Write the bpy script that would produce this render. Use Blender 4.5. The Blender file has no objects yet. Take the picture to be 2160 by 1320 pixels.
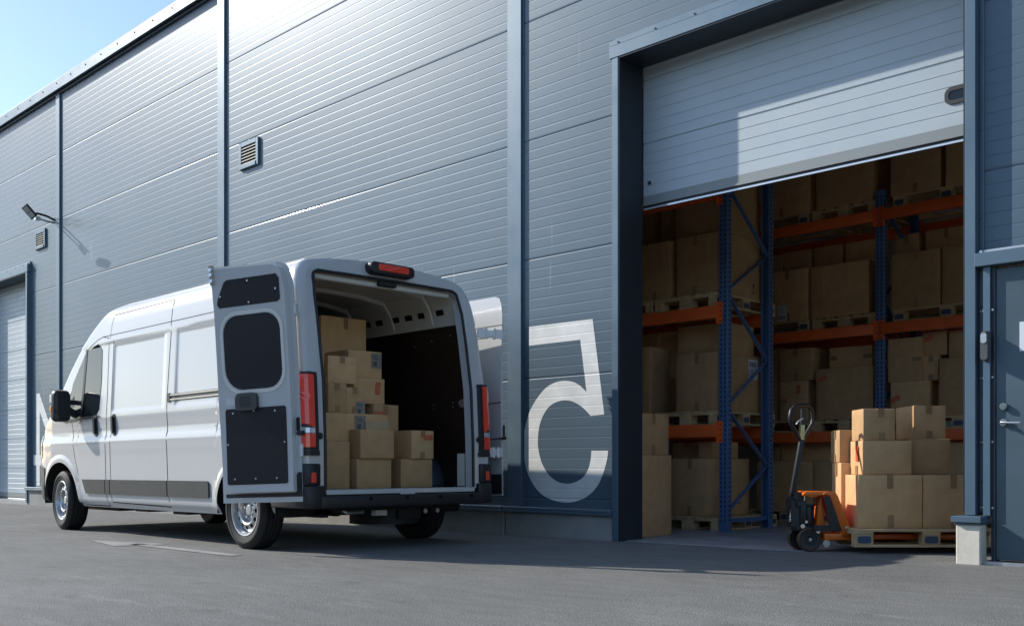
import bpy, bmesh, math, random
from mathutils import Vector, Matrix
random.seed(7)
R = math.radians
sc = bpy.context.scene
COL = sc.collection

def gz(x):                       # the yard falls very slightly to the left
    return .0042 * (x + 10) - .005

# ------------------------------------------------------------------ mesh builder
class MB:
    def __init__(s):
        s.v = []; s.f = []; s.m = []
    def add(s, vs, fs, mi=0):
        b = len(s.v); s.v += [tuple(p) for p in vs]
        for f in fs:
            s.f.append(tuple(i + b for i in f)); s.m.append(mi)
        return s
    def box(s, x0, x1, y0, y1, z0, z1, mi=0, M=None):
        vs = [(x0,y0,z0),(x1,y0,z0),(x1,y1,z0),(x0,y1,z0),(x0,y0,z1),(x1,y0,z1),(x1,y1,z1),(x0,y1,z1)]
        if M is not None: vs = [M @ Vector(p) for p in vs]
        return s.add(vs, [(0,3,2,1),(4,5,6,7),(0,1,5,4),(1,2,6,5),(2,3,7,6),(3,0,4,7)], mi)
    def bar(s, a, b, w, h, mi=0, up=(0,0,1)):     # rectangular bar from a to b
        a, b = Vector(a), Vector(b); d = (b - a); L = d.length; d.normalize()
        u = Vector(up)
        if abs(d.dot(u)) > .98: u = Vector((0,1,0))
        x = d.cross(u).normalized(); z = x.cross(d)
        M = Matrix((x, d, z)).transposed().to_4x4(); M.translation = a
        return s.box(-w/2, w/2, 0, L, -h/2, h/2, mi, M)
    def cyl(s, a, b, r, n=16, mi=0, r2=None, caps=True):
        a, b = Vector(a), Vector(b); d = (b - a).normalized()
        u = Vector((0,0,1)) if abs(d.z) < .9 else Vector((1,0,0))
        x = d.cross(u).normalized(); y = d.cross(x)
        r2 = r if r2 is None else r2
        vs = []
        for c, rr in ((a, r), (b, r2)):
            for i in range(n):
                t = 2*math.pi*i/n; vs.append(c + x*math.cos(t)*rr + y*math.sin(t)*rr)
        fs = [(i, (i+1) % n, n + (i+1) % n, n + i) for i in range(n)]
        if caps: fs += [tuple(range(n-1, -1, -1)), tuple(range(n, 2*n))]
        return s.add(vs, fs, mi)
    def tube(s, pts, r, n=10, mi=0, closed=False):
        pts = [Vector(p) for p in pts]; N = len(pts); vs = []; fs = []
        px = None
        for i, p in enumerate(pts):
            a = pts[i-1] if (i > 0 or closed) else p
            b = pts[(i+1) % N] if (i < N-1 or closed) else p
            d = (b - a).normalized()
            if px is None:
                u = Vector((0,0,1)) if abs(d.z) < .9 else Vector((1,0,0))
                x = d.cross(u).normalized()
            else:
                x = (px - d*px.dot(d)).normalized()
            px = x; y = d.cross(x)
            for k in range(n):
                t = 2*math.pi*k/n; vs.append(p + x*math.cos(t)*r + y*math.sin(t)*r)
        for i in range(N if closed else N-1):
            j = (i+1) % N
            for k in range(n):
                k2 = (k+1) % n; fs.append((i*n+k, i*n+k2, j*n+k2, j*n+k))
        if not closed: fs += [tuple(range(n-1,-1,-1)), tuple(range((N-1)*n, N*n))]
        return s.add(vs, fs, mi)
    def lathe(s, prof, n=40, axis='y', c=(0,0,0), mi=0):    # prof: (radius, offset along axis)
        vs = []; fs = []; P = len(prof)
        for i in range(n):
            t = 2*math.pi*i/n; ct, st = math.cos(t), math.sin(t)
            for r, o in prof:
                if axis == 'y': vs.append((c[0]+r*ct, c[1]+o, c[2]+r*st))
                elif axis == 'x': vs.append((c[0]+o, c[1]+r*ct, c[2]+r*st))
                else: vs.append((c[0]+r*ct, c[1]+r*st, c[2]+o))
        for i in range(n):
            j = (i+1) % n
            for k in range(P-1): fs.append((i*P+k, j*P+k, j*P+k+1, i*P+k+1))
        return s.add(vs, fs, mi)
    def prism(s, poly, o0, o1, plane='xz', mi=0):            # polygon extruded along the third axis
        def P(a, b, o):
            return (a, o, b) if plane == 'xz' else ((o, a, b) if plane == 'yz' else (a, b, o))
        n = len(poly)
        vs = [P(a, b, o0) for a, b in poly] + [P(a, b, o1) for a, b in poly]
        fs = [tuple(range(n)), tuple(range(2*n-1, n-1, -1))] + [(i, n+i, n+(i+1) % n, (i+1) % n) for i in range(n)]
        return s.add(vs, fs, mi)
    def transform(s, M):
        s.v = [tuple(M @ Vector(p)) for p in s.v]; return s

def obj(name, mb, mats, parent=None, loc=None, rotz=0, ang=35, bevel=0, seg=1, weld=False, fix=True):
    me = bpy.data.meshes.new(name)
    me.from_pydata(mb.v, [], mb.f)
    for i, p in enumerate(me.polygons): p.material_index = mb.m[i]
    bm = bmesh.new(); bm.from_mesh(me)
    if weld: bmesh.ops.remove_doubles(bm, verts=bm.verts, dist=1e-5)
    if fix: bmesh.ops.recalc_face_normals(bm, faces=bm.faces)
    if bevel:
        es = [e for e in bm.edges if len(e.link_faces) == 2 and e.calc_face_angle(0) > R(30)]
        bmesh.ops.bevel(bm, geom=es, offset=bevel, segments=seg, affect='EDGES', profile=.5)
    for f in bm.faces: f.smooth = True
    bm.to_mesh(me); bm.free()
    for m in (mats if isinstance(mats, (list, tuple)) else [mats]): me.materials.append(m)
    if ang: me.set_sharp_from_angle(angle=R(ang))
    o = bpy.data.objects.new(name, me); COL.objects.link(o)
    if parent is not None: o.parent = parent
    if loc is not None: o.location = loc
    if rotz: o.rotation_euler = (0, 0, rotz)
    return o

def empty(name, loc=(0,0,0), rotz=0):
    o = bpy.data.objects.new(name, None); COL.objects.link(o)
    o.location = loc; o.rotation_euler = (0, 0, rotz); o.empty_display_size = .2
    return o

def tag(o, label, cat, group=None):
    o['label'] = label; o['category'] = cat
    if group: o['group'] = group
    return o

def structure(o):
    o['kind'] = 'structure'; return o

def dup(root, loc=None, rotz=None):
    r = root.copy(); COL.objects.link(r)
    if loc is not None: r.location = loc
    if rotz is not None: r.rotation_euler = (0, 0, rotz)
    for ch in root.children:
        c = ch.copy(); COL.objects.link(c); c.parent = r
        for g in ch.children:
            d = g.copy(); COL.objects.link(d); d.parent = c
    return r

def lerp(tab, x):
    if x <= tab[0][0]: return tab[0][1]
    for (a, p), (b, q) in zip(tab, tab[1:]):
        if x <= b: return p + (q-p)*(x-a)/(b-a)
    return tab[-1][1]

def smooth(a, b, x):
    t = min(1, max(0, (x-a)/(b-a))); return t*t*(3-2*t)

def scan(poly, dz, extra=()):
    """horizontal slices of a polygon: (z0, z1, xa0, xb0, xa1, xb1)"""
    zs = [p[1] for p in poly]; lo, hi = min(zs), max(zs)
    lv = set(round(z, 5) for z in zs) | set(round(z, 5) for z in extra if lo < z < hi)
    k = math.ceil(lo/dz)
    while k*dz < hi: lv.add(round(k*dz, 5)); k += 1
    lv = sorted(lv); out = []; n = len(poly)
    for z0, z1 in zip(lv, lv[1:]):
        if z1 - z0 < 1e-5: continue
        zm = (z0+z1)/2; cr = []
        for i in range(n):
            (xa, za), (xb, zb) = poly[i], poly[(i+1) % n]
            if (za-zm)*(zb-zm) < 0:
                f = lambda z: xa + (xb-xa)*(z-za)/(zb-za)
                cr.append((f(zm), f(z0), f(z1)))
        cr.sort()
        for a, b in zip(cr[::2], cr[1::2]): out.append((z0, z1, a[1], b[1], a[2], b[2]))
    return out

def surf_patch(mb, poly, fn, dz=.03, dx=.12, mi=0, extra=(), skirt=None):
    """fill a polygon given in (a, z) with faces lying on fn(a, z); skirt = fn of the base to wall down to"""
    for z0, z1, a0, b0, a1, b1 in scan(poly, dz, extra):
        n = max(1, int(max(b0-a0, b1-a1)/dx + .5))
        for i in range(n):
            t0, t1 = i/n, (i+1)/n
            q = [(a0+(b0-a0)*t0, z0), (a0+(b0-a0)*t1, z0), (a1+(b1-a1)*t1, z1), (a1+(b1-a1)*t0, z1)]
            mb.add([fn(*p) for p in q], [(0,1,2,3)], mi)
    if skirt:
        n = len(poly)
        for i in range(n):
            (xa, za), (xb, zb) = poly[i], poly[(i+1) % n]
            k = max(1, int(math.hypot(xb-xa, zb-za)/.08))
            for j in range(k):
                p = (xa+(xb-xa)*j/k, za+(zb-za)*j/k); q = (xa+(xb-xa)*(j+1)/k, za+(zb-za)*(j+1)/k)
                mb.add([fn(*p), fn(*q), skirt(*q), skirt(*p)], [(0,1,2,3)], mi)
    return mb

def ribbon(mb, pts, w, fn, mi=0, step=.05):
    pp = []
    for (xa, za), (xb, zb) in zip(pts, pts[1:]):
        k = max(1, int(math.hypot(xb-xa, zb-za)/step))
        pp += [(xa+(xb-xa)*j/k, za+(zb-za)*j/k) for j in range(k)]
    pp.append(pts[-1]); L = []
    for i, p in enumerate(pp):
        a = pp[max(0, i-1)]; b = pp[min(len(pp)-1, i+1)]
        dx, dz = b[0]-a[0], b[1]-a[1]; l = math.hypot(dx, dz) or 1
        nx, nz = -dz/l*w/2, dx/l*w/2
        L += [fn(p[0]+nx, p[1]+nz), fn(p[0]-nx, p[1]-nz)]
    mb.add(L, [(2*i, 2*i+1, 2*i+3, 2*i+2) for i in range(len(pp)-1)], mi)
    return mb

def rrect(x0, x1, z0, z1, r, n=5):
    rs = r if isinstance(r, (list, tuple)) else (r,)*4      # bl, br, tr, tl
    out = []
    for (cx, cz, a0, q) in ((x0+rs[0], z0+rs[0], 180, rs[0]), (x1-rs[1], z0+rs[1], 270, rs[1]), (x1-rs[2], z1-rs[2], 0, rs[2]), (x0+rs[3], z1-rs[3], 90, rs[3])):
        for i in range(n+1):
            t = R(a0 + 90*i/n); out.append((cx + q*math.cos(t), cz + q*math.sin(t)))
    return out

# ------------------------------------------------------------------ materials
def mat(name, col, rough=.5, metal=0., spec=.5, var=0., vscale=4., bump=0., bscale=60., coat=0., rvar=0., objvar=0., stretch=None, emit=None, trans=0., var2=0., v2scale=.6):
    m = bpy.data.materials.new(name); m.use_nodes = True
    nt = m.node_tree; N = nt.nodes; L = nt.links; b = N['Principled BSDF']
    b.inputs['Base Color'].default_value = (*col, 1); b.inputs['Roughness'].default_value = rough
    b.inputs['Metallic'].default_value = metal; b.inputs['Specular IOR Level'].default_value = spec
    b.inputs['Coat Weight'].default_value = coat; b.inputs['Coat Roughness'].default_value = .04
    b.inputs['Transmission Weight'].default_value = trans
    if emit: b.inputs['Emission Color'].default_value = (*emit[:3], 1); b.inputs['Emission Strength'].default_value = emit[3]
    tc = N.new('ShaderNodeTexCoord'); src = tc.outputs['Object']
    if stretch:
        mp = N.new('ShaderNodeMapping'); mp.inputs['Scale'].default_value = stretch
        L.new(src, mp.inputs['Vector']); src = mp.outputs['Vector']
    def noise(scale, detail=5, rough=.55):
        n = N.new('ShaderNodeTexNoise'); n.inputs['Scale'].default_value = scale
        n.inputs['Detail'].default_value = detail; n.inputs['Roughness'].default_value = rough
        L.new(src, n.inputs['Vector']); return n.outputs['Fac']
    def mrange(x, lo, hi, a=.3, c=.7):
        r = N.new('ShaderNodeMapRange'); r.inputs['From Min'].default_value = a; r.inputs['From Max'].default_value = c
        r.inputs['To Min'].default_value = lo; r.inputs['To Max'].default_value = hi
        L.new(x, r.inputs['Value']); return r.outputs['Result']
    fac = None
    def mul(x):
        nonlocal fac
        if fac is None: fac = x
        else:
            q = N.new('ShaderNodeMath'); q.operation = 'MULTIPLY'; L.new(fac, q.inputs[0]); L.new(x, q.inputs[1]); fac = q.outputs[0]
    if var: mul(mrange(noise(vscale), 1-var, 1+var))
    if var2: mul(mrange(noise(v2scale, 3), 1-var2, 1+var2))
    if objvar:
        oi = N.new('ShaderNodeObjectInfo'); mul(mrange(oi.outputs['Random'], 1-objvar, 1+objvar, 0, 1))
    if fac is not None:
        mx = N.new('ShaderNodeVectorMath'); mx.operation = 'SCALE'; mx.inputs[0].default_value = col
        L.new(fac, mx.inputs['Scale']); L.new(mx.outputs[0], b.inputs['Base Color'])
    if rvar: L.new(mrange(noise(vscale*1.7), rough-rvar, rough+rvar), b.inputs['Roughness'])
    if bump:
        bp = N.new('ShaderNodeBump'); bp.inputs['Strength'].default_value = bump; bp.inputs['Distance'].default_value = .01
        L.new(noise(bscale, 3), bp.inputs['Height']); L.new(bp.outputs[0], b.inputs['Normal'])
    return m

M = {}
M['trim'] = mat('blue_grey_trim', (.105,.165,.215), .42, .25, .5, .05, 2., rvar=.06)
M['dark_trim_and_shade'] = mat('dark_reveal_and_shade', (.030,.038,.050), .42, .2, .4, .08, 3.)
M['concrete'] = mat('plinth_concrete', (.36,.355,.325), .85, 0, .3, .12, 3., .25, 45., var2=.10, v2scale=1.2)
M['concrete_pale'] = mat('pale_concrete', (.68,.64,.54), .85, 0, .3, .10, 6., .2, 60., var2=.08, v2scale=2.)
M['slab'] = mat('floor_slab', (.40,.40,.395), .42, 0, .5, .14, 2., .08, 30., rvar=.12)
M['inner'] = mat('inner_wall', (.82,.81,.78), .8, 0, .3, .05, 2.)
M['roofmat'] = mat('roof_sheet', (.80,.80,.78), .6, .3)
M['numwhite'] = mat('number_paint', (.80,.80,.76), .5, 0, .5, .10, 5., var2=.06, v2scale=1.5)
M['doorskin'] = mat('white_door_skin', (.47,.535,.565), .45, 0, .5, .03, 2., .04, 90., rvar=.08)
M['pdoor'] = mat('grey_blue_door_paint', (.075,.118,.145), .42, .1, .5, .10, 3., var2=.10, v2scale=1.)
M['sealgrey'] = mat('seal_grey', (.26,.285,.285), .5)
M['steel'] = mat('bright_steel', (.62,.62,.60), .25, 1., .5, .05, 20.)
M['galv'] = mat('galvanised', (.55,.57,.58), .42, .9, .5, .1, 12.)
M['screw'] = mat('screw_head', (.10,.11,.12), .4, .6)
M['louvre'] = mat('louvre_cream', (.62,.58,.48), .5)
M['black'] = mat('black_plastic', (.018,.019,.021), .45, 0, .45, .08, 8., .06, 220.)
M['blackdeep'] = mat('dark_void', (.006,.006,.007), .8, 0, .2)
M['under'] = mat('underbody', (.018,.017,.017), .6, .2, .4, .25, 9.)
M['rubber'] = mat('tyre_rubber', (.022,.022,.023), .72, 0, .35, .15, 14., .12, 150.)
M['whitepaint'] = mat('white_van_paint', (.56,.565,.56), .20, 0, .5, .012, 1.2, coat=.35)
M['whiteinner'] = mat('white_inner_sheet', (.70,.69,.63), .38, 0, .5, .03, 3.)
M['ply'] = mat('brown_film_ply', (.022,.013,.010), .42, 0, .45, .15, 3., .03, 60.)
M['plyblack'] = mat('black_film_ply', (.012,.012,.017), .45, 0, .3, .05, 4.)
M['vanfloor'] = mat('van_floor', (.05,.045,.045), .5)
M['arch'] = mat('dark_arch_cover', (.035,.042,.055), .5)
M['mould'] = mat('grey_side_moulding', (.050,.053,.052), .48, 0, .4, .10, 5., .05, 200.)
M['glass'] = mat('dark_tinted_glass', (.012,.016,.020), .04, 0, .4)
M['lampglass'] = mat('lamp_lens', (.35,.37,.36), .12, 0, .6)
M['amber'] = mat('amber_lens', (.75,.25,.03), .15, 0, .6)
M['clear'] = mat('clear_lens', (.62,.64,.66), .10, .3, .8, coat=1.)
M['rim'] = mat('silver_steel_wheel', (.52,.53,.54), .36, .8, .5, .06, 8.)
M['chrome'] = mat('chrome', (.75,.75,.75), .10, 1.)
M['blue'] = mat('rack_blue', (.105,.19,.37), .36, .1, .5, .06, 6.)
M['orange'] = mat('rack_orange', (.86,.150,.032), .42, 0, .5, .08, 5.)
M['jackorange'] = mat('jack_orange', (.80,.165,.015), .34, 0, .5, .05, 8.)
M['polyu'] = mat('brown_polyurethane', (.10,.05,.025), .6)
M['yellow'] = mat('yellow_decal', (.78,.66,.25), .5)
M['tape'] = mat('brown_tape', (.35,.205,.100), .28, 0, .5, .12, 30., .10, 60.)
M['labelwhite'] = mat('label_paper', (.66,.68,.70), .55)
M['labelgrey'] = mat('grey_label_paper', (.26,.24,.21), .55, 0, .4, .2, 40.)
M['ink'] = mat('black_ink', (.02,.018,.016), .6)
M['sticker'] = mat('orange_red_sticker', (.62,.10,.035), .5)
M['stickerpale'] = mat('sticker_lettering', (.62,.36,.20), .5)
M['notice'] = mat('paper_notice', (.72,.76,.80), .6)
M['stamp'] = mat('blue_block_stamp', (.055,.085,.14), .7)
M['readergrey'] = mat('reader_housing', (.09,.095,.10), .4)

def red_lens():
    m = mat('red_lamp_lens', (.95,.055,.020), .10, 0, .6, coat=1.)
    nt = m.node_tree; N = nt.nodes; L = nt.links; b = N['Principled BSDF']
    tc = N.new('ShaderNodeTexCoord'); w = N.new('ShaderNodeTexWave'); w.inputs['Scale'].default_value = 40; w.bands_direction = 'Z'
    L.new(tc.outputs['Object'], w.inputs['Vector'])
    bp = N.new('ShaderNodeBump'); bp.inputs['Strength'].default_value = .25; bp.inputs['Distance'].default_value = .004
    L.new(w.outputs['Fac'], bp.inputs['Height']); L.new(bp.outputs[0], b.inputs['Normal'])
    b.inputs['Subsurface Weight'].default_value = .0
    return m
M['red'] = red_lens()

def cardboard():
    m = mat('cardboard', (.60,.370,.182), .78, 0, .25, .07, 2.2, 0, 1, objvar=.22, var2=.07, v2scale=9.)
    nt = m.node_tree; N = nt.nodes; L = nt.links; b = N['Principled BSDF']
    tc = N.new('ShaderNodeTexCoord'); mp = N.new('ShaderNodeMapping'); mp.inputs['Scale'].default_value = (160, 160, 6)
    n = N.new('ShaderNodeTexNoise'); n.inputs['Scale'].default_value = 1.; n.inputs['Detail'].default_value = 3
    L.new(tc.outputs['Object'], mp.inputs['Vector']); L.new(mp.outputs[0], n.inputs['Vector'])
    bp = N.new('ShaderNodeBump'); bp.inputs['Strength'].default_value = .12; bp.inputs['Distance'].default_value = .004
    L.new(n.outputs['Fac'], bp.inputs['Height']); L.new(bp.outputs[0], b.inputs['Normal'])
    return m
M['card'] = cardboard()

def wood():
    m = mat('pallet_wood', (.60,.43,.235), .8, 0, .25, .22, 1., 0, 1, objvar=.12, stretch=(3, 14, 26))
    return m
M['wood'] = wood()

def cladding():
    m = bpy.data.materials.new('ribbed_cladding'); m.use_nodes = True
    nt = m.node_tree; N = nt.nodes; L = nt.links; b = N['Principled BSDF']
    b.inputs['Metallic'].default_value = .10; b.inputs['Specular IOR Level'].default_value = .26; b.inputs['Roughness'].default_value = .45
    b.inputs['Coat Weight'].default_value = .18; b.inputs['Coat Roughness'].default_value = .13
    geo = N.new('ShaderNodeNewGeometry')
    def noise(scale, vec=(1,1,1), detail=4):
        mp = N.new('ShaderNodeMapping'); mp.inputs['Scale'].default_value = vec
        L.new(geo.outputs['Position'], mp.inputs['Vector'])
        n = N.new('ShaderNodeTexNoise'); n.inputs['Scale'].default_value = scale; n.inputs['Detail'].default_value = detail
        L.new(mp.outputs[0], n.inputs['Vector']); return n.outputs['Fac']
    def rng(x, a, c, lo, hi):
        r = N.new('ShaderNodeMapRange'); r.inputs['From Min'].default_value = a; r.inputs['From Max'].default_value = c
        r.inputs['To Min'].default_value = lo; r.inputs['To Max'].default_value = hi; L.new(x, r.inputs['Value']); return r.outputs['Result']
    base = N.new('ShaderNodeVectorMath'); base.operation = 'SCALE'; base.inputs[0].default_value = (.098,.148,.188)
    L.new(rng(noise(.7, (1,1,1)), .3, .7, .95, 1.05), base.inputs['Scale'])
    # pale dribbles and chalk marks, thin and upright
    st = rng(noise(1., (11, 11, .55), 5), .67, .76, 0, 1); pt = rng(noise(.30, (1,1,1), 2), .46, .58, 0, 1)
    fk = rng(noise(1., (34, 34, 9), 2), .76, .80, 0, .8)
    mu = N.new('ShaderNodeMath'); mu.operation = 'MULTIPLY'; L.new(st, mu.inputs[0]); L.new(pt, mu.inputs[1])
    mu2 = N.new('ShaderNodeMath'); mu2.operation = 'MULTIPLY'; L.new(fk, mu2.inputs[0]); L.new(pt, mu2.inputs[1])
    ad = N.new('ShaderNodeMath'); ad.operation = 'MAXIMUM'; L.new(mu.outputs[0], ad.inputs[0]); L.new(mu2.outputs[0], ad.inputs[1])
    sc_ = N.new('ShaderNodeMath'); sc_.operation = 'MULTIPLY'; sc_.inputs[1].default_value = .50; L.new(ad.outputs[0], sc_.inputs[0])
    mx = N.new('ShaderNodeMix'); mx.data_type = 'RGBA'; L.new(sc_.outputs[0], mx.inputs['Factor'])
    L.new(base.outputs[0], mx.inputs[6]); mx.inputs[7].default_value = (.55,.56,.56,1)
    L.new(mx.outputs[2], b.inputs['Base Color'])
    L.new(rng(noise(.5, (1,1,2)), .3, .7, .405, .455), b.inputs['Roughness'])
    bp = N.new('ShaderNodeBump'); bp.inputs['Strength'].default_value = .05; bp.inputs['Distance'].default_value = .02
    L.new(noise(1.4, (.5,1,1), 2), bp.inputs['Height']); L.new(bp.outputs[0], b.inputs['Normal'])
    return m
M['clad'] = cladding()

def asphalt(name='asphalt', worn=0):
    m = bpy.data.materials.new(name); m.use_nodes = True
    nt = m.node_tree; N = nt.nodes; L = nt.links; b = N['Principled BSDF']
    b.inputs['Roughness'].default_value = .82; b.inputs['Specular IOR Level'].default_value = .35
    geo = N.new('ShaderNodeNewGeometry')
    def noise(scale, detail=4, rough=.6, vec=None):
        n = N.new('ShaderNodeTexNoise'); n.inputs['Scale'].default_value = scale; n.inputs['Detail'].default_value = detail; n.inputs['Roughness'].default_value = rough
        if vec:
            mp = N.new('ShaderNodeMapping'); mp.inputs['Scale'].default_value = vec; mp.inputs['Rotation'].default_value = (0,0,R(15))
            L.new(geo.outputs['Position'], mp.inputs['Vector']); L.new(mp.outputs[0], n.inputs['Vector'])
        else: L.new(geo.outputs['Position'], n.inputs['Vector'])
        return n.outputs['Fac']
    def rng(x, a, c, lo, hi):
        r = N.new('ShaderNodeMapRange'); r.inputs['From Min'].default_value = a; r.inputs['From Max'].default_value = c
        r.inputs['To Min'].default_value = lo; r.inputs['To Max'].default_value = hi; L.new(x, r.inputs['Value']); return r.outputs['Result']
    def mul(x, y):
        q = N.new('ShaderNodeMath'); q.operation = 'MULTIPLY'; L.new(x, q.inputs[0]); L.new(y, q.inputs[1]); return q.outputs[0]
    f = mul(rng(noise(140, 3, .7), .28, .72, .50, 1.50), rng(noise(.45, 4), .3, .7, .86, 1.14))
    f = mul(f, rng(noise(2.2, 5, .6, (1, 3.5, 1)), .3, .7, .88, 1.12))
    vo = N.new('ShaderNodeTexVoronoi'); vo.inputs['Scale'].default_value = 120; L.new(geo.outputs['Position'], vo.inputs['Vector'])
    f = mul(f, rng(vo.outputs['Distance'], 0., .55, 1.22, .78))
    f = mul(f, rng(noise(.13, 3), .3, .7, .90, 1.10))
    f = mul(f, rng(noise(1.1, 6, .7, (1, 7, 1)), .56, .72, 1., 1.35))      # pale scuffs along the driving direction
    f = mul(f, rng(noise(3.5, 3, .5), .26, .36, .80, 1.))                 # small dark oil spots
    base = N.new('ShaderNodeVectorMath'); base.operation = 'SCALE'; base.inputs[0].default_value = (.205,.203,.188)
    L.new(f, base.inputs['Scale']); colr = base.outputs[0]
    if worn:
        mx = N.new('ShaderNodeMix'); mx.data_type = 'RGBA'
        w = mul(rng(noise(90, 4, .7), .34, .48, .30, 1), rng(noise(2.6, 4), .34, .55, .30, worn))
        L.new(w, mx.inputs['Factor']); L.new(colr, mx.inputs[6]); mx.inputs[7].default_value = (.44,.43,.41,1); colr = mx.outputs[2]
    L.new(colr, b.inputs['Base Color'])
    bp = N.new('ShaderNodeBump'); bp.inputs['Strength'].default_value = .6; bp.inputs['Distance'].default_value = .005
    ad = N.new('ShaderNodeMath'); ad.operation = 'SUBTRACT'; L.new(noise(170, 3, .65), ad.inputs[0]); L.new(vo.outputs['Distance'], ad.inputs[1])
    L.new(ad.outputs[0], bp.inputs['Height']); L.new(bp.outputs[0], b.inputs['Normal'])
    return m
M['asphalt'] = asphalt(); M['marking'] = asphalt('worn_white_marking', .62)
M['foliage'] = mat('distant_foliage', (.035,.050,.030), .9, 0, .2, .35, .35, .5, 1.)
# ------------------------------------------------------------------ camera, sky, sun
cam_d = bpy.data.cameras.new('camera'); cam = bpy.data.objects.new('camera', cam_d); COL.objects.link(cam)
cam.location = (0, -7.47, .72); cam.rotation_euler = (R(90), 0, math.atan2(.7004, .7137))
cam_d.sensor_width = 36; cam_d.lens = 2150/2160*36; cam_d.shift_y = 320/2160
cam_d.clip_start = .05; cam_d.clip_end = 2000
sc.camera = cam
SUN_AZ, SUN_EL = R(20.0), R(31.0)           # the sun comes along the facade from the left
to_sun = Vector((-math.cos(SUN_AZ)*math.cos(SUN_EL), -math.sin(SUN_AZ)*math.cos(SUN_EL), math.sin(SUN_EL)))
w = bpy.data.worlds.new('World'); sc.world = w; w.use_nodes = True
sky = w.node_tree.nodes.new('ShaderNodeTexSky'); sky.sky_type = 'NISHITA'; sky.sun_disc = False
sky.sun_elevation = SUN_EL; sky.sun_rotation = math.atan2(to_sun.x, to_sun.y)
sky.air_density = 1.0; sky.dust_density = .5; sky.ozone_density = 2.3
w.node_tree.links.new(sky.outputs[0], w.node_tree.nodes['Background'].inputs[0])
w.node_tree.nodes['Background'].inputs[1].default_value = .10
sd = bpy.data.lights.new('sun', 'SUN'); sd.energy = 2.45; sd.angle = R(.55); sd.color = (1, .955, .885)
so = bpy.data.objects.new('sun', sd); COL.objects.link(so)
so.rotation_euler = to_sun.to_track_quat('Z', 'Y').to_euler(); so.location = (-30, -15, 25)
sc.view_settings.view_transform = 'Standard'; sc.view_settings.look = 'None'
sc.view_settings.exposure = 1.12; sc.view_settings.gamma = 1
sc.cycles.max_bounces = 10; sc.cycles.diffuse_bounces = 8; sc.cycles.glossy_bounces = 5
sc.cycles.sample_clamp_indirect = 6; sc.cycles.use_denoising = True; sc.cycles.caustics_reflective = False

# ------------------------------------------------------------------ yard
g = MB(); S = 300
g.add([(-S,-S,gz(-S)),(S,-S,gz(S)),(S,S,gz(S)),(-S,S,gz(-S))], [(0,1,2,3)])
structure(obj('asphalt_yard', g, M['asphalt']))
mk = MB()
def sheet(poly): mk.add([(x, y, gz(x)+.004) for x, y in poly], [tuple(range(len(poly)))])
sheet([(-9.73,-3.33),(-8.66,-3.06),(-8.84,-3.50)])
sheet([(-8.98,-3.20),(-7.15,-3.22),(-7.12,-3.34),(-8.90,-3.33)])
structure(obj('road_marking', mk, M['marking']))

# unseen trees across the yard, added for dark reflections in cladding and van
tl = MB(); nx = 150; prof = []
for i in range(nx+1):
    x = -230 + i*3.0
    h = 15.0 + 2.0*math.sin(x*.05) + 1.3*math.sin(x*.17+1) + random.uniform(-1.1, 1.1)
    y = -76 + 3*math.sin(x*.08)
    prof.append([(x, y+5, -1.5), (x, y+5.5+random.uniform(-.5,.5), h*.45), (x, y+3.5, h*.8), (x, y+random.uniform(-1,1), h), (x, y-4, h*.85), (x, y-6, -1.5)])
for i in range(nx):
    for k in range(5):
        tl.add([prof[i][k], prof[i+1][k], prof[i+1][k+1], prof[i][k+1]], [(0,1,2,3)])
o = obj('added_treeline', tl, M['foliage'], weld=True); o['kind'] = 'stuff'; o['label'] = 'unseen dark line of trees across the yard, added for reflections'; o['category'] = 'trees'

# ------------------------------------------------------------------ the warehouse
WH = empty('warehouse', (-9, 0, 0))
def wobj(name, mb, m, **k):
    mb.v = [(x+9, y, z) for x, y, z in mb.v]
    return obj(name, mb, m, parent=WH, **k)
tag(WH, 'long blue grey warehouse clad in horizontal ribbed metal panels', 'warehouse')
JOINT = 2.785
def clad_profile(z0, z1):
    pts = [(z0, 0)]; k0 = math.floor((z0-JOINT)/.1)
    for k in range(k0, k0 + int((z1-z0)/.1) + 3):
        z = JOINT + k*.1
        if z < z0+.03 or z > z1-.03: continue
        if k % 12 == 0:
            pts += [(z-.008, 0), (z-.002, .002), (z, .006), (z+.003, .006), (z+.005, .0035), (z+.012, .001), (z+.024, 0)]
        else:
            pts += [(z-.009, 0), (z, .0011), (z+.009, 0)]
    pts.append((z1, 0)); return pts
def clad_y(z):
    t = ((z-JOINT) % 1.2)
    if t > .7: t -= 1.2
    if -.008 <= t <= .024: return lerp([(-.008,0),(-.002,.002),(0,.006),(.003,.006),(.005,.0035),(.012,.001),(.024,0)], t)
    t = ((z-JOINT) % .1)
    if t > .05: t -= .1
    return lerp([(-.009,0),(0,.0011),(.009,0)], t)
def clad(mb, x0, x1, z0, z1):
    p = clad_profile(z0, z1); n = len(p)
    vs = [(x0, y, z) for z, y in p] + [(x1, y, z) for z, y in p]
    mb.add(vs, [(i, n+i, n+i+1, i+1) for i in range(n-1)], 0)
    mb.box(x0, x1, .03, .20, z0, z1, 1)
def cladding(x_rects):
    mb = MB()
    for r in x_rects: clad(mb, *r)
    return wobj('wall_cladding', mb, [M['clad'], M['inner']], ang=1, fix=False)
TOP = 7.50; PL = .30
cladding([(-36, -24.8, PL, TOP)])
cladding([(-24.62, -23.4, PL, TOP), (-23.4, -20.27, 4.50, TOP), (-20.27, -18.96, PL, TOP)])
cladding([(-18.80, -13.19, PL, TOP)])
cladding([(-13.01, -7.365, PL, TOP)])
cladding([(-7.176, -5.945, PL, TOP), (-5.945, -2.692, 4.56, TOP), (-2.692, -1.54, 2.20, TOP)])
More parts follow.
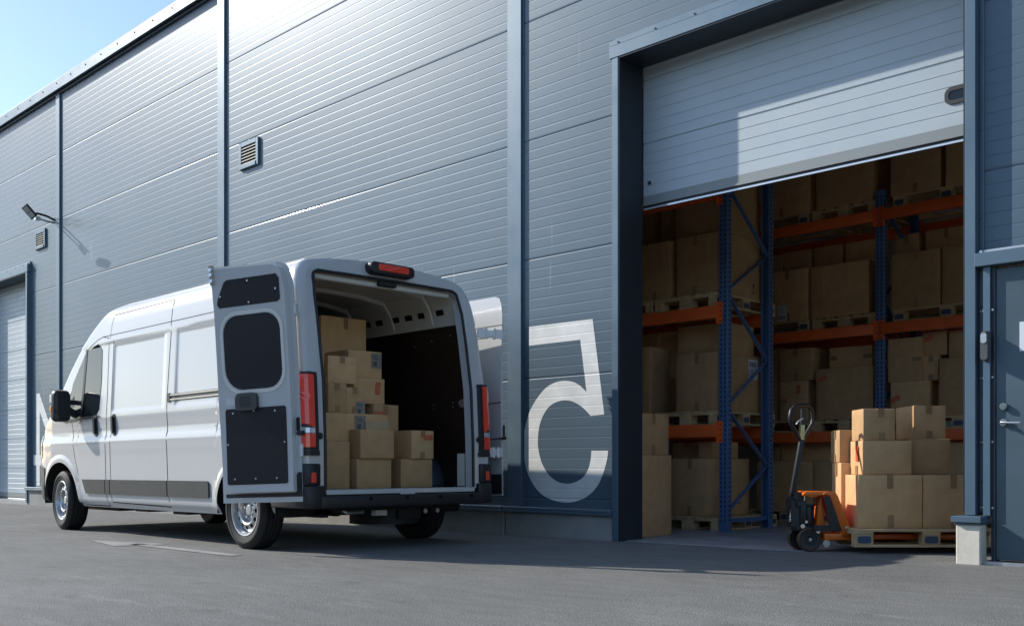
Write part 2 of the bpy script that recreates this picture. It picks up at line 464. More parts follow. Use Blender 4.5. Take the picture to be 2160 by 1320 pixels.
cladding([(-1.36, -.6, PL, TOP), (-.6, 9.6, 4.6, TOP), (9.6, 10, PL, TOP)])  # open bay on the right is unseen, added to let light inside
# cover strips over the panel ends
for x0, x1 in ((-24.8,-24.62), (-18.96,-18.80), (-13.19,-13.01), (-7.365,-7.176), (-1.54,-1.36)):
    mb = MB(); mb.box(x0, x1, -.032, .05, .30, 7.46, 0)
    mb.box(x0-.022, x0, -.006, .04, .30, 7.46, 0); mb.box(x1, x1+.022, -.006, .04, .30, 7.46, 0)
    z = .55
    while z < 7.4:
        for xx in (x0-.011, x1+.011): mb.cyl((xx, -.006, z), (xx, -.014, z), .007, 8, 1)
        z += .62
    wobj('cover_strip', mb, [M['trim'], M['screw']], ang=30)
# eaves flashing
mb = MB(); mb.prism([(-.10,7.485),(-.10,7.66),(-.07,7.70),(.35,7.73),(.35,7.70),(-.06,7.665),(-.06,7.485)], -36, 10, 'yz')
mb.box(-36, 10, -.04, .03, 7.44, 7.50, 1)  # dark band: shadow under the flashing, put in as colour
x = -35.5
while x < 6: mb.cyl((x, -.10, 7.60), (x, -.110, 7.60), .013, 8, 2); x += .62
wobj('eaves_flashing', mb, [M['trim'], M['dark_trim_and_shade'], M['screw']], ang=30)
# concrete plinth blocks with their cap flashing
for x0, x1 in ((-36,-30.1), (-30.1,-24.7), (-24.7,-23.4), (-20.30,-13.09), (-13.09,-7.39), (-7.378,-5.955), (-1.5,-.6), (9.6,10)):
    mb = MB(); mb.box(x0+.004, x1-.004, -.055, .20, -.35, .268)
    p = wobj('plinth', mb, M['concrete'], bevel=.006)
    mb = MB(); mb.box(x0+.001, x1-.001, -.10, .02, .270, .300); mb.box(x0+.001, x1-.001, -.10, -.095, .245, .2695)
    wobj('plinth_cap', mb, M['trim'], bevel=.004)
# loading door surrounds
def surround(x0, x1, zt, yd, right_bottom):
    mb = MB()
    mb.box(x0-.072, x0, -.08, yd-.02, 0 if x0 > -10 else -.06, zt, 0)
    mb.box(x1, x1+.072, -.08, yd-.02, right_bottom, zt+.0, 0)
    mb.box(x0-.10, x1+.10, -.085, yd-.02, zt+.001, zt+.115, 0)
    mb.box(x0-.10, x1+.10, -.08, .05, zt+.116, zt+.155, 0); mb.box(x0-.085, x1+.085, -.03, .02, zt+.156, zt+.20, 0)
    mb.box(x0-.10, x0-.073, -.012, .03, .30, zt, 0); mb.box(x1+.073, x1+.105, -.012, .03, right_bottom+.02, zt, 0)
    z = .6
    while z < zt:
        for xx in (x0-.087, x1+.089): mb.cyl((xx,-.012,z), (xx,-.021,z), .008, 8, 2)
        z += .62
    x = x0
    while x < x1+.1: mb.cyl((x,-.08,zt+.136), (x,-.088,zt+.136), .009, 8, 2); x += .42
    o = wobj('door_surround', mb, [M['trim'], M['galv'], M['screw']], bevel=.003)
    # dark lining of the reveal
    mb = MB(); mb.box(x0+.001, x0+.012, -.075, yd-.025, .02, zt-.002); mb.box(x1-.012, x1-.001, -.075, yd-.025, right_bottom+.02, zt-.002)
    mb.box(x0+.013, x1-.013, -.078, yd-.025, zt-.012, zt-.001)
    wobj('reveal_lining', mb, M['dark_trim_and_shade'])
surround(-5.885, -2.764, 4.478, .30, .365)
surround(-23.33, -20.28, 4.40, .30, 0)
surround(-.525, 9.525, 4.478, .30, 0)  # frame of the added, unseen right-hand bay
# sectional roller doors
def roller(x0, x1, zb, zt, window=None):
    pts = [(zb+.125, .30)]; k = 0; z = zb+.02
    while z < zt:
        z += .1; k += 1
        if z > zt-.02: break
        if z < zb+.14: continue
        if k % 6 == 0: pts += [(z-.009,.30),(z-.004,.312),(z+.003,.312),(z+.008,.30)]
        else: pts += [(z-.005,.30),(z,.304),(z+.005,.30)]
    pts.append((zt, .30)); n = len(pts)
    mb = MB(); mb.add([(x0,y,z) for z,y in pts]+[(x1,y,z) for z,y in pts], [(i,n+i,n+i+1,i+1) for i in range(n-1)], 0)
    mb.box(x0, x1, .315, .36, zb+.10, zt, 0)
    o = wobj('roller_door', mb, M['doorskin'], ang=1, fix=False)
    mb = MB(); mb.box(x0, x1, .300, .345, zb+.055, zb+.1245, 0); mb.box(x0, x1, .292, .35, zb+.035, zb+.0545, 0)
    mb.box(x0, x1, .305, .335, zb, zb+.0345, 1); mb.box(x0, x1, .300, .304, zb-.004, zb+.012, 2)
    mb.v = [(x+9, y, z) for x, y, z in mb.v]
    s = obj('bottom_seal', mb, [M['sealgrey'], M['black'], M['clear']], parent=o)
    if window:
        a, b, c, d = window
        mb = MB(); P = rrect(a+9, b+9, c, d, .05); Q = rrect(a+9+.028, b+9-.028, c+.028, d-.028, .03); m = len(P)
        mb.add([(x,.288,z) for x,z in P]+[(x,.288,z) for x,z in Q]+[(x,.31,z) for x,z in P]+[(x,.305,z) for x,z in Q],
               [(i,(i+1)%m,m+(i+1)%m,m+i) for i in range(m)]+[(i,2*m+i,2*m+(i+1)%m,(i+1)%m) for i in range(m)]+[(m+i,m+(i+1)%m,3*m+(i+1)%m,3*m+i) for i in range(m)])
        f = obj('window', mb, M['mould'], parent=o)
        mb = MB(); mb.prism(rrect(a+9+.026, b+9-.026, c+.026, d-.026, .03), .294, .299)
        obj('pane', mb, M['glass'], parent=f)
    return o
rd = roller(-5.88, -2.767, 3.132, 4.80, (-3.052, -2.62, 3.42, 3.548))
mb = MB(); mb.v = []; mb.box(-5.82+9, -5.79+9, .29, .30, 3.36, 3.39, 0); mb.cyl((-5.805+9,.29,3.375),(-5.805+9,.283,3.375),.008,8,1)
obj('lock', mb, [M['ink'], M['steel']], parent=rd)
roller(-23.33, -20.28, .03, 4.6)
# personnel door on the right
mb = MB(); mb.box(-2.692, -1.5, -.10, .02, 2.105, 2.20, 0); mb.box(-2.68, -1.5, -.055, .02, 2.201, 2.225, 1)
mb.cyl((-2.66,-.055,2.213), (-2.66,-.065,2.213), .013, 8, 2)
wobj('door_lintel', mb, [M['trim'], M['galv'], M['steel']], bevel=.003)
mb = MB()
mb.box(-2.692, -2.655, -.01, .05, .365, 2.104, 1); mb.box(-2.655, -2.645, -.035, .05, .365, 2.104, 0)
mb.box(-2.645, -2.598, -.065, .05, .365, 2.104, 0); mb.box(-2.598, -2.572, -.045, .05, .02, 2.104, 1)  # dark strip by the door: post's shaded side put in as colour
mb.box(-1.62, -1.54, -.06, .05, .02, 2.104, 0)
for z in (.42, .88, 1.33, 1.80):
    for xx, yy in ((-2.678,-.01), (-2.650,-.035), (-2.585,-.045)): mb.cyl((xx,yy,z), (xx,yy-.010,z), .010, 8, 2)
wobj('door_post', mb, [M['trim'], M['dark_trim_and_shade'], M['steel']], bevel=.002)
mb = MB(); mb.box(-2.571, -1.621, -.030, .03, .06, 2.085)
pd = wobj('entrance_door', mb, M['pdoor'], bevel=.003)
mb = MB(); mb.box(-2.64, -1.55, -.10, .07, .022, .05)
wobj('door_threshold', mb, M['galv'])
def dobj(name, mb, m, **k):
    mb.v = [(x+9, y, z) for x, y, z in mb.v]; return obj(name, mb, m, parent=pd, **k)
mb = MB(); mb.cyl((-2.515,-.031,1.015), (-2.515,-.052,1.015), .026, 20); mb.cyl((-2.515,-.052,1.015), (-2.515,-.068,1.015), .014, 16)
mb.tube([(-2.515,-.065,1.015), (-2.515,-.085,1.012), (-2.49,-.092,1.010), (-2.39,-.092,1.008)], .009, 10)
dobj('handle', mb, M['steel'])
mb = MB(); mb.cyl((-2.515,-.031,1.125), (-2.515,-.056,1.125), .025, 20); mb.cyl((-2.515,-.056,1.125), (-2.515,-.064,1.125), .014, 16)
dobj('lock', mb, M['steel'])
mb = MB(); mb.box(-2.415, -2.205, -.034, -.0305, 1.50, 1.70); dobj('notice', mb, M['notice'])
# pier at the foot of the post between the two doors
mb = MB(); mb.box(-2.80, -2.635, -.15, -.02, -.05, .300); wobj('pier', mb, M['concrete_pale'], bevel=.006)
mb = MB(); mb.box(-2.822, -2.618, -.185, -.012, .318, .362); mb.box(-2.808, -2.63, -.16, -.014, .301, .3175)
wobj('pier_cap', mb, M['trim'], bevel=.004)
# painted numbers (they read mirrored in the photograph)
def number(poly):
    mb = MB(); ex = [JOINT + .1*k + d for k in range(-26, 0) for d in (-.009,0,.009)] + [JOINT+1.2*k+d for k in (-2,-1,0) for d in (-.008,-.002,0,.003,.005,.012,.024)]
    surf_patch(mb, poly, lambda x, z: (x, clad_y(z)-.0016, z), .02, .15, extra=ex)
    return wobj('painted_number', mb, M['numwhite'], ang=0)
F5 = [(-7.088, 2.113), (-6.254, 2.108), (-6.11, 1.195), (-6.277, 1.186), (-6.2903, 1.1982), (-6.3092, 1.2157), (-6.3309, 1.2349), (-6.352, 1.252), (-6.3717, 1.2665), (-6.3916, 1.2801), (-6.4127, 1.293), (-6.436, 1.305), (-6.4623, 1.3168), (-6.4909, 1.3282), (-6.5206, 1.338), (-6.55, 1.345), (-6.579, 1.349), (-6.6082, 1.3506), (-6.6376, 1.3499), (-6.667, 1.347), (-6.6971, 1.342), (-6.7277, 1.3348), (-6.7575, 1.3252), (-6.785, 1.313), (-6.8098, 1.2984), (-6.8327, 1.2814), (-6.854, 1.2617), (-6.874, 1.239), (-6.8933, 1.2125), (-6.9116, 1.1827), (-6.9278, 1.151), (-6.941, 1.119), (-6.9508, 1.0864), (-6.9577, 1.0527), (-6.9623, 1.0189), (-6.965, 0.986), (-6.9661, 0.9548), (-6.9652, 0.9246), (-6.962, 0.8943), (-6.956, 0.863), (-6.9471, 0.8297), (-6.9356, 0.7952), (-6.9215, 0.7611), (-6.905, 0.729), (-6.8857, 0.6988), (-6.8637, 0.6697), (-6.8396, 0.6428), (-6.814, 0.619), (-6.7871, 0.5984), (-6.7584, 0.5806), (-6.7281, 0.5658), (-6.696, 0.554), (-6.6614, 0.5452), (-6.6245, 0.5394), (-6.5869, 0.5368), (-6.55, 0.538), (-6.5129, 0.5434), (-6.4751, 0.5528), (-6.4393, 0.565), (-6.408, 0.579), (-6.3819, 0.5949), (-6.3598, 0.6131), (-6.3407, 0.633), (-6.324, 0.654), (-6.3099, 0.6763), (-6.2986, 0.7001), (-6.2895, 0.7248), (-6.282, 0.75), (-6.2762, 0.7783), (-6.2724, 0.809), (-6.2699, 0.8367), (-6.268, 0.856), (-6.064, 0.854), (-6.0649, 0.8439), (-6.066, 0.8296), (-6.0681, 0.812), (-6.072, 0.792), (-6.0775, 0.7695), (-6.0842, 0.7442), (-6.0929, 0.7165), (-6.104, 0.687), (-6.1175, 0.6543), (-6.1331, 0.6187), (-6.1512, 0.583), (-6.172, 0.55), (-6.1955, 0.52), (-6.2216, 0.4917), (-6.2504, 0.4655), (-6.282, 0.442), (-6.3173, 0.4211), (-6.356, 0.4026), (-6.3962, 0.3868), (-6.436, 0.374), (-6.4744, 0.3644), (-6.5127, 0.3578), (-6.5521, 0.354), (-6.594, 0.353), (-6.6404, 0.3549), (-6.69, 0.3598), (-6.7394, 0.3672), (-6.785, 0.377), (-6.8264, 0.3892), (-6.8653, 0.4038), (-6.9015, 0.4208), (-6.935, 0.44), (-6.9655, 0.4617), (-6.9931, 0.4858), (-7.0184, 0.5117), (-7.042, 0.539), (-7.0641, 0.5672), (-7.0844, 0.5968), (-7.1028, 0.6282), (-7.119, 0.662), (-7.1333, 0.699), (-7.1456, 0.7388), (-7.1557, 0.7797), (-7.163, 0.82), (-7.1673, 0.86), (-7.1688, 0.9004), (-7.1682, 0.9401), (-7.166, 0.978), (-7.1627, 1.0129), (-7.1579, 1.0456), (-7.1509, 1.0783), (-7.141, 1.113), (-7.128, 1.1511), (-7.1122, 1.1913), (-7.0938, 1.2313), (-7.073, 1.269), (-7.0491, 1.3042), (-7.0223, 1.3379), (-6.9939, 1.3697), (-6.965, 1.399), (-6.9356, 1.4261), (-6.9052, 1.4511), (-6.8744, 1.4733), (-6.844, 1.492), (-6.8141, 1.5065), (-6.7843, 1.5172), (-6.7546, 1.5254), (-6.725, 1.532), (-6.6956, 1.5371), (-6.6662, 1.5402), (-6.6371, 1.5415), (-6.608, 1.541), (-6.5784, 1.5385), (-6.5485, 1.5341), (-6.5196, 1.5282), (-6.493, 1.521), (-6.4695, 1.5128), (-6.4483, 1.5032), (-6.4281, 1.4924), (-6.408, 1.48), (-6.386, 1.4641), (-6.3632, 1.4454), (-6.3431, 1.428), (-6.329, 1.416), (-6.408, 1.924), (-7.088, 1.922)]
number(F5)
mb_poly4 = [(-19.948,.326),(-19.787,.326),(-19.787,.712),(-19.0,.712),(-19.0,.909),(-19.787,.909),(-19.787,1.75),(-18.86,.72+.0),(-18.70,.74),(-19.80,2.066),(-19.948,2.066),(-19.948,.909),(-20.09,.909),(-20.09,.712),(-19.948,.712)]
number([(-19.948,.326),(-19.787,.326),(-19.787,2.066),(-19.948,2.066)])
number([(-20.09,.712),(-19.949,.712),(-19.949,.909),(-20.09,.909)])
number([(-19.786,.712),(-18.98,.712),(-18.98,.909),(-19.786,.909)])
number([(-19.786,1.72),(-19.10,.910),(-18.98,.910),(-18.98,1.06),(-19.786,2.04)])
# louvred vents
def vent(x0, x1, z0, z1):
    mb = MB(); y = -.032
    mb.box(x0, x0+.055, y, 0, z0, z1); mb.box(x1-.055, x1, y, 0, z0, z1)
    mb.box(x0+.055, x1-.055, y, 0, z1-.06, z1); mb.box(x0+.055, x1-.055, y-.01, 0, z0, z0+.055)
    o = wobj('vent', mb, M['trim'], bevel=.003)
    mb = MB(); X0, X1 = x0+9+.055, x1+9-.055
    mb.box(X0, X1, -.012, -.002, z0+.055, z1-.06, 1)
    n = 6; h = (z1-z0-.115)/n
    for i in range(n):
        z = z0+.06+h*i
        mb.add([(X0,-.030,z),(X1,-.030,z),(X1,-.013,z+h*.55),(X0,-.013,z+h*.55),(X0,-.030,z+.008),(X1,-.030,z+.008)], [(0,1,2,3),(4,5,1,0),(4,5,2,3)], 0)
    obj('louvre', mb, [M['louvre'], M['blackdeep']], parent=o, fix=False)
vent(-12.611, -12.123, 4.795, 5.165); vent(-19.948, -19.47, 4.77, 5.12)
# inner shell
mb = MB()
mb.box(-35.9, 10, 24, 24.2, 0, 7.405); mb.box(-36.1, -35.9, .2, 24.2, 0, 7.405); mb.box(10, 10.2, .2, 24.2, 0, 7.405)
mb.box(-13.0, -12.8, .21, 5.6, .021, 7.399); mb.box(-12.799, 9.999, 5.6, 5.8, .021, 7.399)  # unseen pale partitions, added around the racks to bounce light
wobj('wall', mb, M['inner'])
mb = MB(); RX0, RX1, RY0, RY1 = -7.5, 9.0, .35, 3.3        # unseen roof opening, added to let sky light onto the racks
for a in ((-36.1, RX0, .05, 24.2), (9.6, 10.2, .05, 24.2), (RX0, 9.6, .05, RY0), (RX0, -3.5, RY1, 24.2), (-3.5, 9.6, 5.5, 24.2)): mb.box(*a, 7.40, 7.62); wobj('roof', mb, M['roofmat'])
mb = MB(); mb.box(-36, 10, .03, 24, -.25, .02); structure(obj('warehouse_floor', mb, M['slab']))

# floodlight on its arm
fl = empty('floodlight', (-19.03, 0, 5.19))
tag(fl, 'black floodlight on a short arm high on the cladding above the small vent', 'floodlight')
mb = MB(); mb.cyl((0,0,0), (0,-.025,0), .055, 16); mb.tube([(0,-.02,0), (.03,-.18,.045), (.08,-.34,.05), (.15,-.46,.02)], .020, 10)
obj('arm', mb, M['black'], parent=fl)
mb = MB(); mb.tube([(0,-.02,-.05), (.06,-.16,-.06), (.12,-.36,-.05)], .016, 10); mb.box(.09,.16,-.42,-.33,-.085,-.02)
obj('cable', mb, M['galv'], parent=fl)
mb = MB(); mb.box(-.145,.145,-.11,.11,-.018,.018, 0)
for i in range(7): mb.box(-.125+.038*i, -.117+.038*i, -.10, .10, .019, .036, 0)
Mh = Matrix.Translation((.36,-.60,-.01)) @ Matrix.Rotation(R(-100), 4, 'Z') @ Matrix.Rotation(R(-48), 4, 'Y') @ Matrix.Rotation(R(20), 4, 'X') @ Matrix.Scale(.86, 4)
obj('housing', mb.transform(Mh), M['black'], parent=fl, bevel=.004)
mb = MB(); mb.box(-.12,-.005,-.088,.088,-.023,-.0185); mb.box(.005,.12,-.088,.088,-.023,-.0185)
obj('lens', mb.transform(Mh), M['lampglass'], parent=fl)

# card reader on the post
cr = empty('card_reader', (-2.622, -.066, 1.44)); tag(cr, 'dark rounded card reader fixed to the post beside the grey entrance door', 'card reader')
mb = MB(); P = rrect(-.030,.030,0,.215,.028)
m_ = len(P)
mb.add([(x,0,z) for x,z in P]+[(x*.98,-.035,z*.97+.003) for x,z in P]+[(x*.8,-.052,z*.9+.008) for x,z in P],
       [(i,(i+1)%m_,m_+(i+1)%m_,m_+i) for i in range(m_)]+[(m_+i,m_+(i+1)%m_,2*m_+(i+1)%m_,2*m_+i) for i in range(m_)]+[tuple(range(2*m_,3*m_))])
obj('housing', mb, M['readergrey'], parent=cr, ang=50)
mb = MB(); P = rrect(-.020,.020,.125,.195,.018); mb.prism(P, -.0575, -.051); obj('keypad_cover', mb, M['galv'], parent=cr)
# ------------------------------------------------------------------ cartons
def carton(x0, x1, z0, z1, yf, depth, label, group, frame=None, tape='tb', extra=(), yaw=0.):
    """x along the front (left to right), yf front plane, depth going back; frame = matrix of the local axes"""
    W, H = x1-x0, z1-z0
    mb = MB(); j = lambda: random.uniform(-.003, .003)
    nb = 4; am = min(.005, W*.012); ph = [random.uniform(-.35, 1.) for _ in range(4)]
    def face(fn, a_):
        vs = [fn(i/nb, k/nb, a_*math.sin(math.pi*i/nb)*math.sin(math.pi*k/nb)) for k in range(nb+1) for i in range(nb+1)]
        mb.add(vs, [(k*(nb+1)+i, k*(nb+1)+i+1, (k+1)*(nb+1)+i+1, (k+1)*(nb+1)+i) for k in range(nb) for i in range(nb)])
    face(lambda u, v, e_: (-W/2+W*u, -e_, H*v), am*ph[0]); face(lambda u, v, e_: (-W/2+W*u, depth+e_, H*v), am*ph[1])
    face(lambda u, v, e_: (-W/2-e_, depth*u, H*v), am*ph[2]); face(lambda u, v, e_: (W/2+e_, depth*u, H*v), am*ph[3])
    face(lambda u, v, e_: (-W/2+W*u, depth*v, H), 0); face(lambda u, v, e_: (-W/2+W*u, depth*v, 0), 0)
    Mo = (frame or Matrix.Identity(4)) @ Matrix.Translation(((x0+x1)/2, yf, z0)) @ Matrix.Rotation(R(yaw + random.uniform(-.5,.5)), 4, 'Z')
    o = obj('cardboard_box', mb, M['card'], bevel=.006, seg=2, weld=True)
    o.matrix_world = Mo
    tag(o, label, 'box', group)
    tw = .024; e = .0022; mb = MB()
    cx = random.uniform(-.05, .05)*W
    def dropq(xc, za, zb, sk=0): mb.box(xc-tw+sk, xc+tw+sk, -.004-e, -.0035, za, zb)
    L = min(.11, H*.26)
    def flush():
        nonlocal mb
        if mb.v: obj('tape', mb, M['tape'], parent=o)
        mb = MB()
    if 't' in tape: dropq(cx, H-L, H+.001); mb.box(cx-tw, cx+tw, -.004, depth+.004, H+.0005, H+.0022)
    flush()
    if 'b' in tape: dropq(cx+random.uniform(-.01,.01), 0, L*.95)
    flush()
    if 'l' in tape: mb.box(-W/2-.001, -W/2+.10, -.004-e, -.0035, H*.5-tw, H*.5+tw)
    flush()
    if 'r' in tape: mb.box(W/2-.10, W/2+.001, -.004-e, -.0035, H*.5-tw, H*.5+tw)
    flush()
    if 's' in tape:      # tape on the left end
        mb.box(-W/2-.004-e, -W/2-.0035, depth*.5-tw, depth*.5+tw, H-L, H+.001); mb.box(-W/2-.004-e, -W/2-.0035, depth*.5-tw, depth*.5+tw, 0, L)
        mb.box(-W/2-.004, W/2+.004, depth*.5-tw, depth*.5+tw, H+.0005, H+.0022)
    flush()
    # flap seams: a thin dark slit across the top
    for ex in extra:
        k, a, b, s = ex[0], ex[1]*W, ex[2]*H, ex[3] if len(ex) > 3 else 1.
        y = -.0085; q = MB()
        if k == 'label':           # grey parcel label with a barcode
            w_, h_ = .10*s, .12*s
            q.box(a-w_/2, a+w_/2, y, y+.0015, b-h_/2, b+h_/2, 0)
            for i in range(7): q.box(a-w_*.30+i*w_*.055, a-w_*.30+i*w_*.055+w_*(.025 if i%3 else .04), y-.0006, y+.0002, b-h_*.36, b-h_*.05, 1)
            for i in range(3): q.box(a-w_*.38, a+w_*(.30-.1*i), y-.0006, y+.0002, b+h_*(.12+.1*i), b+h_*(.15+.1*i), 1)
            obj('parcel_label', q, [M['labelgrey'], M['ink']], parent=o)
        elif k == 'sheet':         # white pallet sheet with barcode
            w_, h_ = .13*s, .20*s
            q.box(a-w_/2, a+w_/2, y, y+.0015, b-h_/2, b+h_/2, 0)
            for i in range(8): q.box(a-w_*.36+i*w_*.09, a-w_*.36+i*w_*.09+w_*(.035 if i%3 else .06), y-.0006, y+.0002, b-h_*.40, b-h_*.16, 1)
            for i in range(4): q.box(a-w_*.30, a+w_*(.34-.07*i), y-.0006, y+.0002, b+h_*(.02+.1*i), b+h_*(.035+.1*i), 1)
            obj('delivery_sheet', q, [M['labelwhite'], M['ink']], parent=o)
        elif k in ('sticker', 'stickerv', 'stickerd'):
            w_, h_ = .11*s, .055*s
            q.box(-w_/2, w_/2, 0, .0012, -h_/2, h_/2, 0)
            q.box(-w_*.44, w_*.44, -.0006, .0002, h_*.36, h_*.42, 1); q.box(-w_*.44, w_*.44, -.0006, .0002, -h_*.42, -h_*.36, 1)
            for i in range(7):
                xx = -w_*.38 + i*w_*.112
                q.box(xx, xx+w_*.022, -.0006, .0002, -h_*.24, h_*.24, 1); q.box(xx+w_*.022, xx+w_*.07, -.0006, .0002, h_*(.16 if i%2 else -.03), h_*(.24 if i%2 else .05), 1)
            ang = {'sticker': 0, 'stickerv': 84, 'stickerd': ex[4] if len(ex) > 4 else 20}[k]
            q.transform(Matrix.Translation((a, y, b)) @ Matrix.Rotation(R(-ang), 4, 'Y'))
            obj('sticker', q, [M['sticker'], M['stickerpale']], parent=o)
        elif k == 'pouch':
            q.box(a-.12*s, a+.12*s, y, y+.001, b-.055, b+.055); obj('clear_pouch', q, M['pouch'], parent=o)
        elif k == 'arrow':         # on the right side face, arrow over a bar
            yy = ex[1]*depth; xx = W/2+.0075
            for c, d, e2, f2 in ((-.004,.004,.01,.085), (-.035,.035,-.012,-.004)): q.box(xx-.0015, xx, yy+c, yy+d, b+e2, b+f2)
            q.prism([(yy-.022,b+.062),(yy+.022,b+.062),(yy,b+.105)], xx-.0015, xx, 'yz')
            obj('arrow_mark', q, M['ink'], parent=o)
        elif k == 'sidesheet':
            yy = ex[1]*depth; xx = W/2+.0075
            q.box(xx-.0015, xx, yy-.10, yy+.10, b-.11, b+.11, 0)
            for i in range(8): q.box(xx-.0005, xx+.0005, yy-.075+i*.018, yy-.075+i*.018+(.007 if i%3 else .011), b+.03, b+.085, 1)
            for i in range(3): q.box(xx-.0005, xx+.0005, yy-.07, yy+.05-.02*i, b-.07+.03*i, b-.064+.03*i, 1)
            obj('delivery_sheet', q, [M['labelwhite'], M['ink']], parent=o)
        elif k == 'leftsticker':
            yy = ex[1]*depth; xx = -W/2-.0085
            q.box(xx, xx+.0015, yy-.03, yy+.03, b-.06, b+.06); obj('sticker', q, M['sticker'], parent=o)
        elif k == 'seam':
            q.box(a-.0025, a+.0025, -.0055, -.003, .004, H-.004); obj('fold_line', q, M['card'], parent=o)
    return o
M['pouch'] = mat('clear_pouch', (.48,.36,.21), .08, 0, .6, coat=1.)

# ------------------------------------------------------------------ pallets
def make_pallet():
    o = empty('pallet', (0,0,0))
    def part(name, mb): return obj(name, mb, M['wood'], parent=o, bevel=.003)
    mb = MB()
    for y, w_ in ((-.4,.145), (-.2225,.10), (-.0725,.145), (.1225,.10), (.255,.145)): mb.box(-.6, .6, y, y+w_, .122, .144)
    part('deck_boards', mb)
    mb = MB()
    for x in (-.6, -.0725, .455): mb.box(x, x+.145, -.399, .399, .100, .1215)
    part('stringer_boards', mb)
    for y, w_ in ((-.4,.10), (-.0725,.145), (.30,.10)):
        mb = MB(); mb.box(-.6, .6, y, y+w_, 0, .022); part('bottom_board', mb)
        for x in (-.6, -.0725, .455):
            mb = MB(); mb.box(x+.002, x+.143, y+.001, y+w_-.001, .0222, .0998); b = part('block', mb)
            if y < -.3:
                mb = MB(); P = [(x+.022,.034),(x+.068,.031),(x+.121,.035),(x+.125,.060),(x+.120,.087),(x+.07,.090),(x+.023,.086),(x+.018,.062)]
                mb.prism(P, y-.0012, y+.001); obj('stamp', mb, M['stamp'], parent=b)
    return o
pallet0 = make_pallet(); used = [False]
def pallet(x, y, z, rot, label, group):
    if not used[0]: used[0] = True; o = pallet0; o.location = (x, y, z); o.rotation_euler = (0,0,rot)
    else: o = dup(pallet0, (x, y, z), rot)
    return tag(o, label, 'pallet', group)

# ------------------------------------------------------------------ pallet racks
def rack_upright(root, x, yf, yr, h, nodes):
    mb = MB()
    for y, s in ((yf, 1), (yr, -1)):
        mb.box(x-.05, x+.05, y, y+s*.012, .02, h) if s > 0 else mb.box(x-.05, x+.05, y-.012, y, .02, h)
        for sx in (-1, 1):
            a, b = (y+.0121, y+.085) if s > 0 else (y-.085, y-.0121)
            mb.box(x+sx*.05-(.012 if sx > 0 else 0), x+sx*.05+(.012 if sx < 0 else 0), a, b, .02, h)
        mb.box(x-.065, x+.065, (y-.01 if s > 0 else y-.10), (y+.10 if s > 0 else y+.01), .0205, .028)
    u = obj('upright_frame', mb, M['blue'], parent=root, bevel=.002)
    # slots punched in the front faces
    mb = MB(); z = .12
    while z < h-.05:
        for xx in (-.024, .024):
            mb.box(x+xx-.006, x+xx+.006, yf-.0012, yf+.001, z, z+.028); 
        for yy in (yf+.035, yf+.06, yr-.035, yr-.06):
            mb.box(x+.0495, x+.0515, yy-.005, yy+.005, z+.01, z+.028)
        z += .05
    obj('slots', mb, M['blackdeep'], parent=u)
    mb = MB(); a, b = yf+.05, yr-.05
    mb.bar((x,a,.13),(x,b,.13), .03, .045)
    for k, (z0, z1) in enumerate(zip(nodes, nodes[1:])):
        p, q = ((x,a,z0),(x,b,z1)) if k % 2 == 0 else ((x,b,z0),(x,a,z1))
        off = .010*(1 if k % 2 else -1)
        mb.bar((p[0]+off,)+p[1:], (q[0]+off,)+q[1:], .018, .045, 0, (1,0,0))
    obj('brace', mb, M['blue'], parent=u, bevel=.002)
    return u
def rack_beam(root, x0, x1, yf, zt, h, back=False):
    mb = MB(); y0, y1 = (yf-.046, yf+.004) if not back else (yf-.004, yf+.046)
    mb.box(x0+.008, x1-.008, y0, y1, zt-h, zt)
    f = y0 if not back else y1
    o = obj('beam', mb, M['orange'], parent=root, bevel=.006, seg=2)
    for xe, s in ((x0, 1), (x1, -1)):
        mb = MB(); a, b = (xe-.044, xe-.001) if s > 0 else (xe+.001, xe+.044)
        mb.box(min(xe, xe+s*.007), max(xe, xe+s*.007), y0-.002, y1+.002, zt-h-.06, zt+.035)
        if not back:
            mb.box(a, b, yf-.010, yf-.0035, zt-h-.06, zt+.035, 0)
            for k in range(4): mb.cyl(((a+b)/2, yf-.0102, zt-h-.035+k*.055), ((a+b)/2, yf-.012, zt-h-.035+k*.055), .008, 8, 1)
        obj('beam_connector', mb, [M['orange'], M['blackdeep']], parent=o)
    return o
RA = empty('pallet_rack', (-5.92, 1.722, .02)); tag(RA, 'blue and orange pallet rack ending just inside the open loading door', 'pallet rack')
RB = empty('pallet_rack', (-5.167, 3.80, .02)); tag(RB, 'blue and orange pallet rack further back behind the loaded pallet jack', 'pallet rack')
class Shift:                                  # builds rack parts in world coordinates under their Empty
    pass
def under(root, fn):
    before = set(COL.objects); fn()
    for o in set(COL.objects) - before:
        if o.parent is root: o.location = (-root.location.x, -root.location.y, -root.location.z)
def buildA():
    n = [.20, .70, 1.317, 1.866, 2.536, 3.03, 3.68, 4.2]
    rack_upright(RA, -5.915, 1.722, 2.65, 4.9, n); rack_upright(RA, -8.70, 1.722, 2.65, 4.9, n)
    for zt in (1.149, 2.400, 3.65):
        rack_beam(RA, -8.65, -5.965, 1.722, zt, .135); rack_beam(RA, -8.65, -5.965, 2.65, zt, .135, True)
def buildB():
    n = [.20, .80, 1.4, 2.0, 2.6, 3.2, 3.7]
    for x in (-7.96, -5.167, -2.37): rack_upright(RB, x, 3.80, 4.80, 3.86, n)
    for zt in (1.115, 2.335, 3.630):
        for a, b in ((-7.91,-5.217), (-5.117,-2.42)):
            rack_beam(RB, a, b, 3.80, zt, .125); rack_beam(RB, a, b, 4.80, zt, .125, True)
under(RA, buildA); under(RB, buildB)

